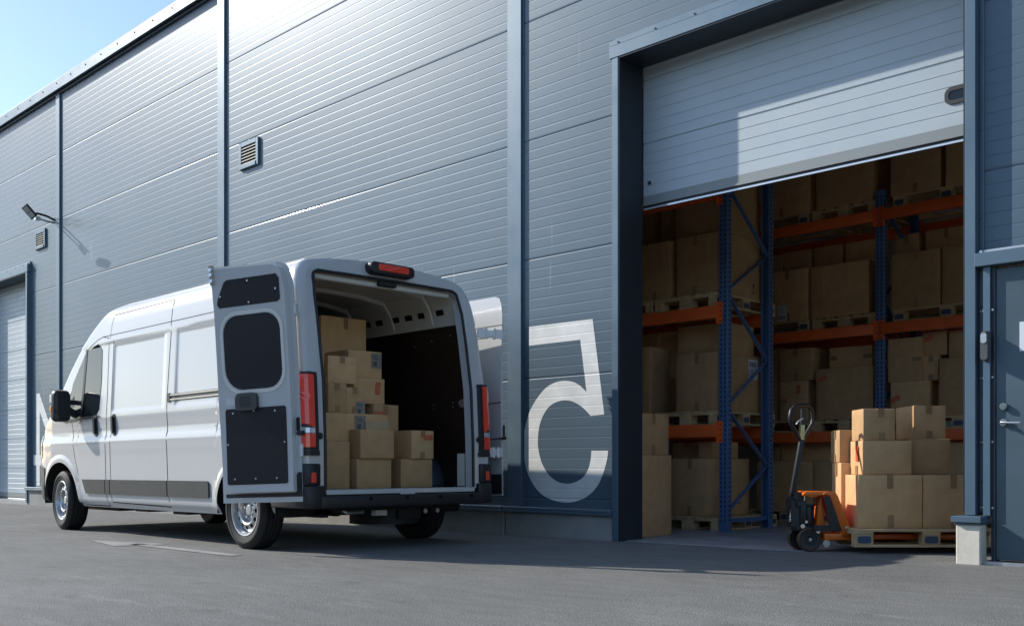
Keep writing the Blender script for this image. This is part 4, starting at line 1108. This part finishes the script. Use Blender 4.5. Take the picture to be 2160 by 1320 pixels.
# --- tail lights wrapped round the rear corners
def tail(s):
    root = empty('tail_light'); root.parent = VAN
    def P(a, z, off=0.):           # a: 0 at the inner edge on the rear face, growing round the corner to the flank
        xr = lerp(XR, z); k = .055
        if a < .095: p = (xr-.018-off, .872+a*.82)
        elif a < .165:
            t = (a-.095)/.07*math.pi/2; p = (xr-.018-off+(.068+off)*(1-math.cos(t)), .95+(.068+off)*math.sin(t))
        else: p = (xr+.05+(a-.165), 1.018+off)
        return (p[0], s*min(p[1], S(max(p[0]-shear(p[0], z), -.86), z)+.016+off), z)
    mb = MB(); surf_patch(mb, [(0,.83),(.255,.83),(.255,1.47),(0,1.45)], lambda a, z: P(a, z), .05, .02, skirt=lambda a, z: (P(a,z)[0]+.05, P(a,z)[1]-s*.03, z))
    obj('lamp_housing', mb, M['black'], parent=root, ang=50)
    mb = MB()
    for poly in ([(.045,1.01),(.16,1.04),(.16,1.23),(.235,1.29),(.235,1.445),(.045,1.432)], [(.045,.855),(.235,.855),(.235,.965),(.045,.965)]):
        surf_patch(mb, poly, lambda a, z: P(a, z, .008), .05, .02, skirt=lambda a, z: P(a, z))
    obj('red_lens', mb, M['red'], parent=root, ang=50)
    mb = MB(); surf_patch(mb, [(.045,.968),(.235,.968),(.235,1.288),(.162,1.228),(.162,1.038),(.045,1.008)], lambda a, z: P(a, z, .006), .05, .02)
    obj('reversing_lens', mb, M['clear'], parent=root, ang=50)
    mb = MB(); surf_patch(mb, [(.0,.79),(.255,.79),(.255,.828),(.0,.828)], lambda a, z: P(a, z, .006), .05, .02, skirt=lambda a, z: (P(a,z)[0]+.03, P(a,z)[1]-s*.03, z))
    obj('lamp_foot', mb, M['black'], parent=root)
for s in (1, -1): tail(s)
# high brake light
mb = MB(); mb.prism([(-.235,2.368),(-.20,2.345),(.20,2.345),(.235,2.368),(.235,2.425),(.21,2.448),(-.21,2.448),(-.235,2.425)], -.79, -.66, 'yz')
hb = vo('high_brake_light', mb, M['black'], bevel=.012, seg=2, ang=50)
mb = MB(); P = rrect(-.165,.165,2.374,2.432,.02); mb.prism(P, -.800, -.789, 'yz'); obj('red_lens', mb, M['red'], parent=hb, bevel=.004)

# --- flank details
SL = side(1, .0015); SR = side(-1, .0015)
def both(fn):
    for s in (1, -1): fn(s)
gap = .011
for s in (1, -1):
    mb = MB(); f = side(s, .0012)
    ribbon(mb, [(2.80,.30),(2.80,1.0),(2.79,1.5),(2.80,2.0),(2.80,2.05)], gap, f)                       # cab door rear edge
    ribbon(mb, [(2.80,2.06),(2.95,2.085),(3.08,2.065),(3.33,1.985),(3.58,1.775),(3.79,1.50),(3.93,1.25)], gap*.7, f)
    ribbon(mb, [(2.80,.300),(3.44,.300)], gap, f)
    ribbon(mb, [(3.66,1.00),(3.72,1.24)], gap*.8, f)
    ribbon(mb, [(3.52,.62),(3.62,.84),(3.66,1.00)], gap*.7, f)
    ribbon(mb, [(2.68,.36),(2.68,2.03)], gap*.8, f)                                                       # sliding door front edge
    ribbon(mb, [(1.385,.325),(1.395,.8),(1.42,1.36),(1.385,2.05),(1.40,2.30)], gap, f)                    # sliding door rear edge
    ribbon(mb, [(1.385,.325),(2.68,.345)], gap*.8, f)
    ribbon(mb, [(-.60,2.085),(2.95,2.085)], gap*.6, f)
    ribbon(mb, [(1.40,2.30),(2.78,2.30)], gap*.7, f); ribbon(mb, [(2.76,2.05),(2.76,2.33)], gap*.6, f)
    vo('panel_gaps', mb, M['blackdeep'], fix=False)
for s in (1, -1):
    mb = MB(); f, g2 = side(s, .016), side(s, .0)
    for a, b in ((.585,1.375),(1.395,2.672),(2.690,2.792)):
        surf_patch(mb, rrect(a,b,.425,.578,(.012,.012,.012,.012) if a > .6 else (.025,.012,.012,.03),4), f, .04, .15, skirt=g2)
    surf_patch(mb, [(2.808,.425),(3.31,.425),(3.40,.578),(2.808,.578)], f, .04, .15, skirt=g2)
    vo('side_moulding', mb, M['mould'], ang=35)
for s in (1, -1):
    mb = MB(); f = side(s, .003)
    surf_patch(mb, [(.36,1.325),(1.395,1.325),(1.395,1.395),(.36,1.395)], side(s, .002), .02, .1, 1)
    for z in (1.333, 1.375): surf_patch(mb, [(.36,z),(1.36,z),(1.36,z+.014),(.36,z+.014)], side(s, .010), .02, .1, 0, skirt=side(s, 0.))
    surf_patch(mb, rrect(1.345,1.405,1.318,1.402,.012), side(s, .012), .02, .05, 2, skirt=side(s, 0.))
    vo('slide_rail', mb, [M['louvre'], M['mould'], M['black']], fix=False)
for s in (1, -1):
    for xc in (3.055, 2.60):
        mb = MB(); surf_patch(mb, rrect(xc-.035,xc+.035,1.035,1.255,.035), side(s, .012), .02, .03, skirt=side(s, 0.))
        h = vo('door_handle', mb, M['black'], ang=40)
        mb = MB(); surf_patch(mb, rrect(xc-.012,xc+.026,1.06,1.235,.016), side(s, .030), .02, .02, skirt=side(s, .012)); obj('grip', mb, M['black'], parent=h, ang=40)
# cab glass: side windows, quarter window, windscreen
for s in (1, -1):
    mb = MB(); surf_patch(mb, [(3.07,1.245),(3.44,1.225),(3.35,1.965),(3.06,2.02),(2.965,1.95),(2.95,1.62),(2.985,1.32)], side(s, .004), .03, .05)
    w_ = vo('side_window', mb, M['glass'], ang=60, fix=False)
    mb = MB()
    ribbon(mb, [(3.45,1.20),(3.40,1.6),(3.36,1.985)], .045, side(s, .008))
    obj('window_seal', mb, M['black'], parent=w_, fix=False)
    mb = MB(); surf_patch(mb, [(3.475,1.225),(3.85,1.235),(3.72,1.63),(3.40,1.945)], side(s, .004), .03, .05)
    vo('quarter_window', mb, M['glass'], ang=60, fix=False)
    mb = MB(); surf_patch(mb, [(2.92,1.235),(3.92,1.205),(3.90,1.242),(3.02,1.262)], side(s, .006), .03, .08); vo('window_sill', mb, M['black'], ang=60, fix=False)
mb = MB(); U = 16; grid = []
for i in range(U+1):
    x = 2.96 + (4.30-2.96)*i/U; t = Te(x); ye = S(x, t)-.03
    grid += [(x + .004, y*ye, t + .062*(1-y*y)**.8 + .006) for y in [(-1+2*k/12)*.97 for k in range(13)]]
mb.add(grid, [(i*13+k, (i+1)*13+k, (i+1)*13+k+1, i*13+k+1) for i in range(U) for k in range(12)])
vo('windscreen', mb, M['glass'], ang=60)
# lower front bumper in dark plastic and the wheel arch edge behind it
mb = MB()
for s in (1, -1):
    f = side(s, .010)
    surf_patch(mb, [(4.535,.30),(4.60,.30),(4.975,.31),(4.975,.70),(4.80,.76),(4.52,.70)], f, .04, .06, skirt=side(s, -.03))
vo('front_bumper', mb, M['mould'], ang=40)
mb = MB(); mb.box(4.93, 5.02, -.60, .60, .33, .62); mb.box(4.93, 5.01, -.55, .55, .66, .84); vo('grille', mb, M['black'], bevel=.02, seg=2)
for s in (1, -1):
    mb = MB(); surf_patch(mb, [(4.62,.82),(4.92,.80),(4.90,.93),(4.60,1.16)], side(s, .006), .03, .05); vo('headlight', mb, M['lampglass'], ang=60, fix=False)
# mirrors
for s in (1, -1):
    mb = MB()
    vs = []; n_ = 20
    P = rrect(-.095,.095,-.160,.160,.055)
    for d, sc_ in ((0,.94),(.02,1.0),(.07,1.0),(.115,.90),(.14,.62)):
        vs.append([(3.56+d, s*(1.165+y*sc_), 1.375+z*sc_*1.08) for y, z in P])
    m_ = len(P); mb.v = [p for r_ in vs for p in r_]
    mb.f = [(i*m_+k, i*m_+(k+1)%m_, (i+1)*m_+(k+1)%m_, (i+1)*m_+k) for i in range(4) for k in range(m_)] + [tuple(range(4*m_,5*m_)), tuple(range(m_-1,-1,-1))]
    mb.m = [0]*len(mb.f)
    mr = vo('wing_mirror', mb, M['black'], ang=45)
    mb = MB(); mb.prism([(s*1.165+y, 1.375+z) for y, z in rrect(-.085,.085,-.065,.145,.045)], 3.555, 3.5595, 'yz'); mb.prism([(s*1.165+y, 1.375+z) for y, z in rrect(-.085,.085,-.145,-.078,.025)], 3.555, 3.5595, 'yz')
    obj('mirror_glass', mb, M['chrome'] if False else M['glass'], parent=mr)
    mb = MB(); mb.box(3.60,3.66, s*1.255-.012, s*1.255+.012, 1.31, 1.37); obj('indicator', mb, M['amber'], parent=mr, bevel=.006)
    mb = MB(); mb.box(3.59,3.67, s*1.252-.012, s*1.252+.012, 1.40, 1.50); obj('cap', mb, M['whitepaint'], parent=mr, bevel=.01)
    mb = MB(); mb.bar((3.62,s*.985,1.28),(3.62,s*1.09,1.34),.05,.08); mb.bar((3.62,s*.985,1.42),(3.62,s*1.09,1.42),.05,.05); mb.prism([(3.60,1.215),(3.90,1.215),(3.80,1.44),(3.66,1.50)], s*.975, s*1.0); obj('mirror_arm', mb, M['black'], parent=mr, bevel=.01)

# --- wheels
def wheel(x, s, steer=0.):
    root = empty('wheel', (x, s*.895, .335)); root.parent = VAN
    root.rotation_euler = (0, 0, steer + (0 if s > 0 else math.pi))
    t = MB(); W2 = .108
    prof = [(.212,-.085),(.235,-.100),(.275,-.110),(.305,-.104),(.322,-.088)]
    for g_ in (-.055,-.018,.018,.055): prof += [(.334,g_-.013),(.334,g_-.0055),(.325,g_-.004),(.325,g_+.004),(.334,g_+.0055)]
    prof += [(.334,.075),(.322,.088),(.305,.104),(.285,.109),(.283,.112),(.272,.112),(.270,.109),(.245,.103),(.232,.099),(.230,.096),(.212,.085)]
    t.lathe(prof, 64, 'y'); ty = obj('tyre', t, M['rubber'], parent=root, ang=30, weld=True)
    # tread blocks: fine cross slits
    tb = MB()
    for i in range(72):
        a = 2*math.pi*i/72
        Mt = Matrix.Rotation(a, 4, 'Y')
        for y0, y1, k in ((-.083,-.061,.5),(.061,.083,-.5)): tb.box(-.003, .003, y0, y1, .325, .3348, 0, Mt)
    obj('tread_slits', tb, M['blackdeep'], parent=ty)
    r = MB()
    r.lathe([(.214,.088),(.222,.094),(.218,.099),(.208,.097),(.200,.084),(.196,.050),(.190,.036)], 56, 'y')
    r.lathe([(.190,.036),(.184,.046),(.172,.060),(.150,.072),(.122,.078),(.112,.072),(.104,.040),(.096,.028),(.050,.030),(.048,.052),(.040,.060),(.0,.062)], 56, 'y')
    rm = obj('rim', r, M['rim'], parent=root, ang=40, weld=True)
    h = MB()
    for i in range(12):
        a = 2*math.pi*i/12; c, d = math.cos(a), math.sin(a); rad = .150
        n1 = Vector((c*.34, .94, d*.34)); p = Vector((c*rad, .0735, d*rad))
        ring = []
        tx = Vector((c,0,d)); tx = (tx - n1*tx.dot(n1)).normalized(); ty_ = n1.cross(tx).normalized()
        for k in range(12):
            b = 2*math.pi*k/12; ring.append(p + tx*math.cos(b)*.017 + ty_*math.sin(b)*.0185)
        h.add(ring, [tuple(range(12))])
    obj('vent_holes', h, M['blackdeep'], parent=rm, fix=False)
    b_ = MB()
    for i in range(5):
        a = 2*math.pi*i/5+.3; b_.cyl((math.cos(a)*.072,.028,math.sin(a)*.072), (math.cos(a)*.072,.056,math.sin(a)*.072), .012, 8)
    obj('wheel_bolts', b_, M['chrome'], parent=rm)
    k_ = MB(); k_.cyl((0,-.09,0),(0,.02,0),.19,32); obj('brake_drum', k_, M['under'], parent=root)
for x, s, st in ((0,1,0),(0,-1,0),(4.035,1,R(-4)),(4.035,-1,R(-4))): wheel(x, s, st)

# --- under the floor
mb = MB()
mb.box(-.78,4.5,-.52,-.42,.30,.44); mb.box(-.78,4.5,.42,.52,.30,.44); mb.box(-.75,4.4,-.85,.85,.455,.485)
mb.cyl((0,-.86,.325),(0,.86,.325),.045,16); mb.box(-.60,.75,-.62,-.55,.275,.30); mb.box(-.60,.75,.55,.62,.275,.30)
mb.cyl((.5,-.30,.33),(1.2,-.30,.33),.11,20); mb.box(.9,2.0,.1,.75,.30,.45); mb.box(3.4,4.6,-.6,.6,.22,.5)
mb.box(1.4,1.7,.55,.80,.245,.30); mb.box(2.2,2.5,.5,.82,.25,.30)
mb.cyl((-.45,-.15,.355),(-.45,-.15,.20),.31,40); mb.cyl((-.68,-.80,.345),(-.68,-.35,.345),.058,16); mb.cyl((-.3,.50,.44),(-.05,.52,.30),.03,12); mb.cyl((-.3,-.50,.44),(-.05,-.52,.30),.03,12)
mb.box(-.80,-.72,-.60,.60,.335,.40); mb.box(-.78,-.70,-.30,-.05,.25,.37)
ub = vo('underbody', mb, M['under'], ang=40)
for xc, a in ((0,.47),(4.035,.52)):
    for s in (1,-1):
        mb = MB(); pts = [(xc+a*1.02*math.cos(R(t)), .335+(a*.93)*math.sin(R(t))) for t in range(-5,190,8)]
        mb.add([(x,s*.985,z) for x,z in pts]+[(x,s*.60,z) for x,z in pts], [(i,i+1,len(pts)+i+1,len(pts)+i) for i in range(len(pts)-1)])
        mb.add([(x,s*.60,z) for x,z in pts], [tuple(range(len(pts)))])
        vo('wheel_arch_liner', mb, M['under'], fix=False)
mb = MB(); mb.tube([(-.76,.30,.35),(-.80,.34,.32),(-.80,.50,.318),(-.76,.54,.35)], .014, 8); mb.box(-.79,-.73,.08,.20,.285,.33); mb.cyl((-.79,-.34,.31),(-.80,-.34,.31),.022,12); mb.cyl((-.79,-.48,.31),(-.80,-.48,.31),.020,12); mb.box(-.79,-.76,-.08,.02,.375,.40)
obj('towing_eye', mb, M['galv'], parent=ub)
mb = MB(); mb.box(-.55,-.10,.52,.90,.365,.375); mb.tube([(-.5,.75,.33),(-.3,.72,.30),(-.1,.75,.33)], .012, 8, 1); vo('heat_shield', mb, [M['galv'], M['black']])

# --- rear doors, folded right round
def rear_door(s, hx, hy, ang, lean):
    """s=1 left; local axes: a along the door from the hinge, n out of its inner face, z up"""
    root = empty('rear_door'); root.parent = VAN
    root.location = (hx, hy, 0)
    da = Vector((math.cos(ang), s*math.sin(ang), 0)); dn = Vector((-math.sin(ang)*1., s*math.cos(ang), 0))
    Z = Vector((0,0,1))
    piv = 1.35
    def prof(z): return (lerp(XR, z)+.93)*.32
    def W(a, z, n=0.):
        a2 = a + (z-piv)*lean; z2 = z - a*lean
        p = da*a2 + dn*(n+prof(z)) + Z*z2
        return tuple(p)
    out = [(0,.428),(.795,.428),(.795,2.345),(.12,2.315),(.055,2.29),(.025,2.24),(0,2.13)]
    def patch(name, poly, n, base, m, parent=root, dz=.06, **k):
        mb = MB(); surf_patch(mb, poly, lambda a, z: W(a, z, n), dz, .12, skirt=(lambda a, z: W(a, z, base)) if base is not None else None)
        return obj(name, mb, m, parent=parent, **k)
    mb = MB(); surf_patch(mb, out, lambda a, z: W(a, z, -.030), .06, .12); surf_patch(mb, out, lambda a, z: W(a, z, -.020), .06, .12, skirt=lambda a, z: W(a, z, -.030))
    skin = obj('outer_skin', mb, M['whitepaint'], parent=root, ang=30)
    innp = [(.045,.51),(.62,.51),(.70,.53),(.745,.60),(.760,1.0),(.770,1.28),(.765,2.0),(.775,2.318),(.15,2.29),(.095,2.265),(.07,2.21),(.05,2.07)]
    pan = patch('inner_panel', innp, .030, -.020, M['whitepaint'], ang=30)
    for poly in ([(.095,2.02),(.095,2.18),(.12,2.215),(.61,2.215),(.64,2.20),(.715,2.07),(.725,2.03),(.705,2.00),(.12,2.00)], rrect(.115,.68,1.335,1.925,(.14,.17,.14,.14)), rrect(.095,.70,.575,1.185,.02)):
        mb = MB(); surf_patch(mb, poly, lambda a, z: W(a, z, .034), .06, .12, skirt=lambda a, z: W(a, z, .029))
        tr = obj('trim_panel', mb, M['plyblack'], parent=root)
    # pressed lip round the window field
    mb = MB(); P = rrect(.098,.702,1.315,1.945,(.15,.18,.15,.15)); P = P + P[:1]
    ribbon(mb, P, .030, lambda a, z: W(a, z, .0335)); obj('pressed_lip', mb, M['whiteinner'], parent=pan, fix=False)
    mb = MB()
    for a, z in ((.62,1.15),(.41,1.16),(.20,1.15),(.115,.90),(.68,.90),(.62,.62),(.41,.62),(.20,.62),(.40,2.19),(.40,2.02),(.685,2.09),(.13,2.10)):
        c = Vector(W(a, z, .035)); mb.cyl(c, c + dn*.004, .008, 10)
    obj('trim_screws', mb, M['galv'], parent=tr)
    mb = MB(); surf_patch(mb, rrect(.36,.575,1.165,1.305,(.035,.035,.045,.045)), lambda a, z: W(a, z, .060), .03, .03, skirt=lambda a, z: W(a, z, .030))
    hd = obj('inner_handle', mb, M['mould'], parent=root, ang=40)
    mb = MB(); surf_patch(mb, rrect(.42,.53,1.19,1.28,.02), lambda a, z: W(a, z, .0615), .03, .03); obj('grip', mb, M['black'], parent=hd)
    mb = MB(); surf_patch(mb, rrect(.60,.69,1.21,1.275,.012), lambda a, z: W(a, z, .0325), .03, .03, skirt=lambda a, z: W(a, z, .030)); obj('latch_plate', mb, M['galv'], parent=pan)
    mb = MB(); surf_patch(mb, rrect(.012,.040,.98,1.09,.014), lambda a, z: W(a, z, -.0185), .03, .03); surf_patch(mb, rrect(-.012,.016,.98,1.09,.014), lambda a, z: tuple(Vector(W(0, z, a)) - da*.002), .03, .03)
    obj('strap_slot', mb, M['black'], parent=root, fix=False)
    mb = MB(); surf_patch(mb, [(.0,.47),(.055,.47),(.055,.62),(.03,.66),(.0,.66)], lambda a, z: W(a, z, -.012), .03, .03, skirt=lambda a, z: W(a, z, -.021)); surf_patch(mb, [(.03,.470),(.76,.470),(.76,.500),(.03,.500)], lambda a, z: W(a, z, -.015), .03, .1)
    obj('bottom_seal', mb, M['black'], parent=root)
    mb = MB(); c = Vector(W(.765, 2.30, .03))
    for dz_ in (0,.05,.09): mb.cyl(Vector(W(.755,2.22+dz_,.03)), Vector(W(.755,2.22+dz_,.055)), .016, 12)
    surf_patch(mb, rrect(.735,.780,2.19,2.345,.01), lambda a, z: W(a, z, .036), .03, .03, skirt=lambda a, z: W(a, z, .02)); obj('top_latch', mb, M['steel'], parent=root)
    # outer face of the door: dark lower moulding, number plate field and seams (seen on the far door)
    mb = MB(); surf_patch(mb, [(0,.447),(.79,.447),(.79,.63),(0,.63)], lambda a, z: W(a, z, -.042), .05, .1, skirt=lambda a, z: W(a, z, -.029)); obj('outer_moulding', mb, M['black'], parent=root)
    mb = MB(); 
    for pts in ([(0,2.03),(.79,2.06)], [(0,1.93),(.79,1.95)], [(0,1.30),(.79,1.30)]): ribbon(mb, pts, .012, lambda a, z: W(a, z, -.0306))
    obj('pressed_line', mb, M['mould'], parent=skin, fix=False)
    # hinges
    for z in (.83, 1.94):
        mb = MB(); o_ = Vector(W(0, z, -.02)); body_p = Vector((lerp(XR, z)+.02 - hx, s*(S(-.86, z)) - hy, z)); w2 = .055
        for t0, t1, h_, dxx in ((0,.38,.085,0),(.30,.72,.060,.004),(.62,1.0,.085,0)):
            p, q_ = body_p.lerp(o_, t0), body_p.lerp(o_, t1); mb.bar(p, q_, h_, .020+dxx, 0, dn if abs((q_-p).normalized().dot(dn)) < .9 else da)
        for t0 in (.33,.67):
            p = body_p.lerp(o_, t0); mb.cyl(p - Z*.05, p + Z*.05, .017, 12)
        h = obj('hinge', mb, M['hingewhite'], parent=root, bevel=.003)
    # check strap
    mb = MB(); a_ = Vector(W(0, .965, -.01)); b_ = Vector((-.93-hx, s*.86-hy, .945))
    mb.tube([a_ + da*.03, a_, a_.lerp(b_, .5)+Vector((-.01,0,-.004)), b_], .009, 8); mb.cyl(b_ - da*.02, b_ + da*.02, .026, 12); mb.cyl(a_ - da*.035, a_ + da*.02, .017, 12)
    obj('check_strap', mb, M['black'], parent=root)
    return root
M['hingewhite'] = mat('hinge_white', (.66,.68,.69), .35, .2)
rear_door(1, -.915, 1.045, R(20), .030)
rear_door(-1, -.90, -1.195, R(2.5), .030)

# ------------------------------------------------------------------ boxes in the load bay
VF = MV @ Matrix.Rotation(R(-90), 4, 'Z'); GV = 'boxes loaded in the van'
def V(yl, yr, z0, z1, xp, d, label, **k): return carton(-yl, -yr, z0, z1, xp, d, label, GV, frame=VF, **k)
fz = .514
V(.735, .297, fz, .918, -.55, .44, 'tall box on the van floor at the left end of the load', tape='')
V(.244, -.130, fz, .773, -.58, .42, 'wide box on the van floor between the tall left box and the right floor box', tape='')
V(-.299, -.667, fz, .773, -.50, .40, 'right hand box on the van floor beside the dark wheel arch', tape='')
V(.235, -.126, .775, 1.024, -.62, .44, 'plain box on the middle floor box, in front of the long labelled box', tape='')
V(-.403, -.668, .775, 1.034, -.52, .40, 'box with a red sticker and tape on the right floor box', extra=(('sticker', .24, .76, .85),))
V(.475, -.195, .920, 1.169, -.44, .40, 'long box with a grey label and clear pouch above the tall left box', tape='', extra=(('label', .04, .66, 1.15), ('pouch', .30, .52, 1.1)))
V(-.248, -.536, fz, 1.281, -.16, .36, 'red stickered box with vertical tape at the right end of the long labelled box', extra=(('sticker', -.28, .88, .95),))
V(.430, .238, 1.171, 1.428, -.42, .36, 'box with shiny tape top and bottom on the left of the long labelled box')
V(.226, .043, 1.171, 1.400, -.40, .34, 'narrow taped box with a grey label on the middle of the long box', extra=(('label', .28, .20, 1.0),))
V(-.045, -.396, 1.283, 1.520, -.13, .36, 'box with an upright red sticker in the third tier of the van load', tape='', extra=(('stickerv', .26, .62, 1.0),))
V(-.009, -.385, 1.522, 1.772, -.10, .36, 'box with a grey label stacked on the upright sticker box', tape='', extra=(('label', .32, .66, 1.15),))
V(.400, .118, 1.430, 1.668, -.38, .32, 'slightly turned taped box below the big top box in the van', tape='t', yaw=-4)
V(.640, .470, 1.171, 1.690, -.42, .34, 'tall box partly behind the left door pillar in the van, second column', tape='')
V(.020, -.500, fz, 2.125, .30, .40, 'biggest box at the top back of the van load with tape at its top edge', tape='t')
V(.300, .062, fz, 2.125, .32, .40, 'box left of the biggest top box against the van wall', tape='')
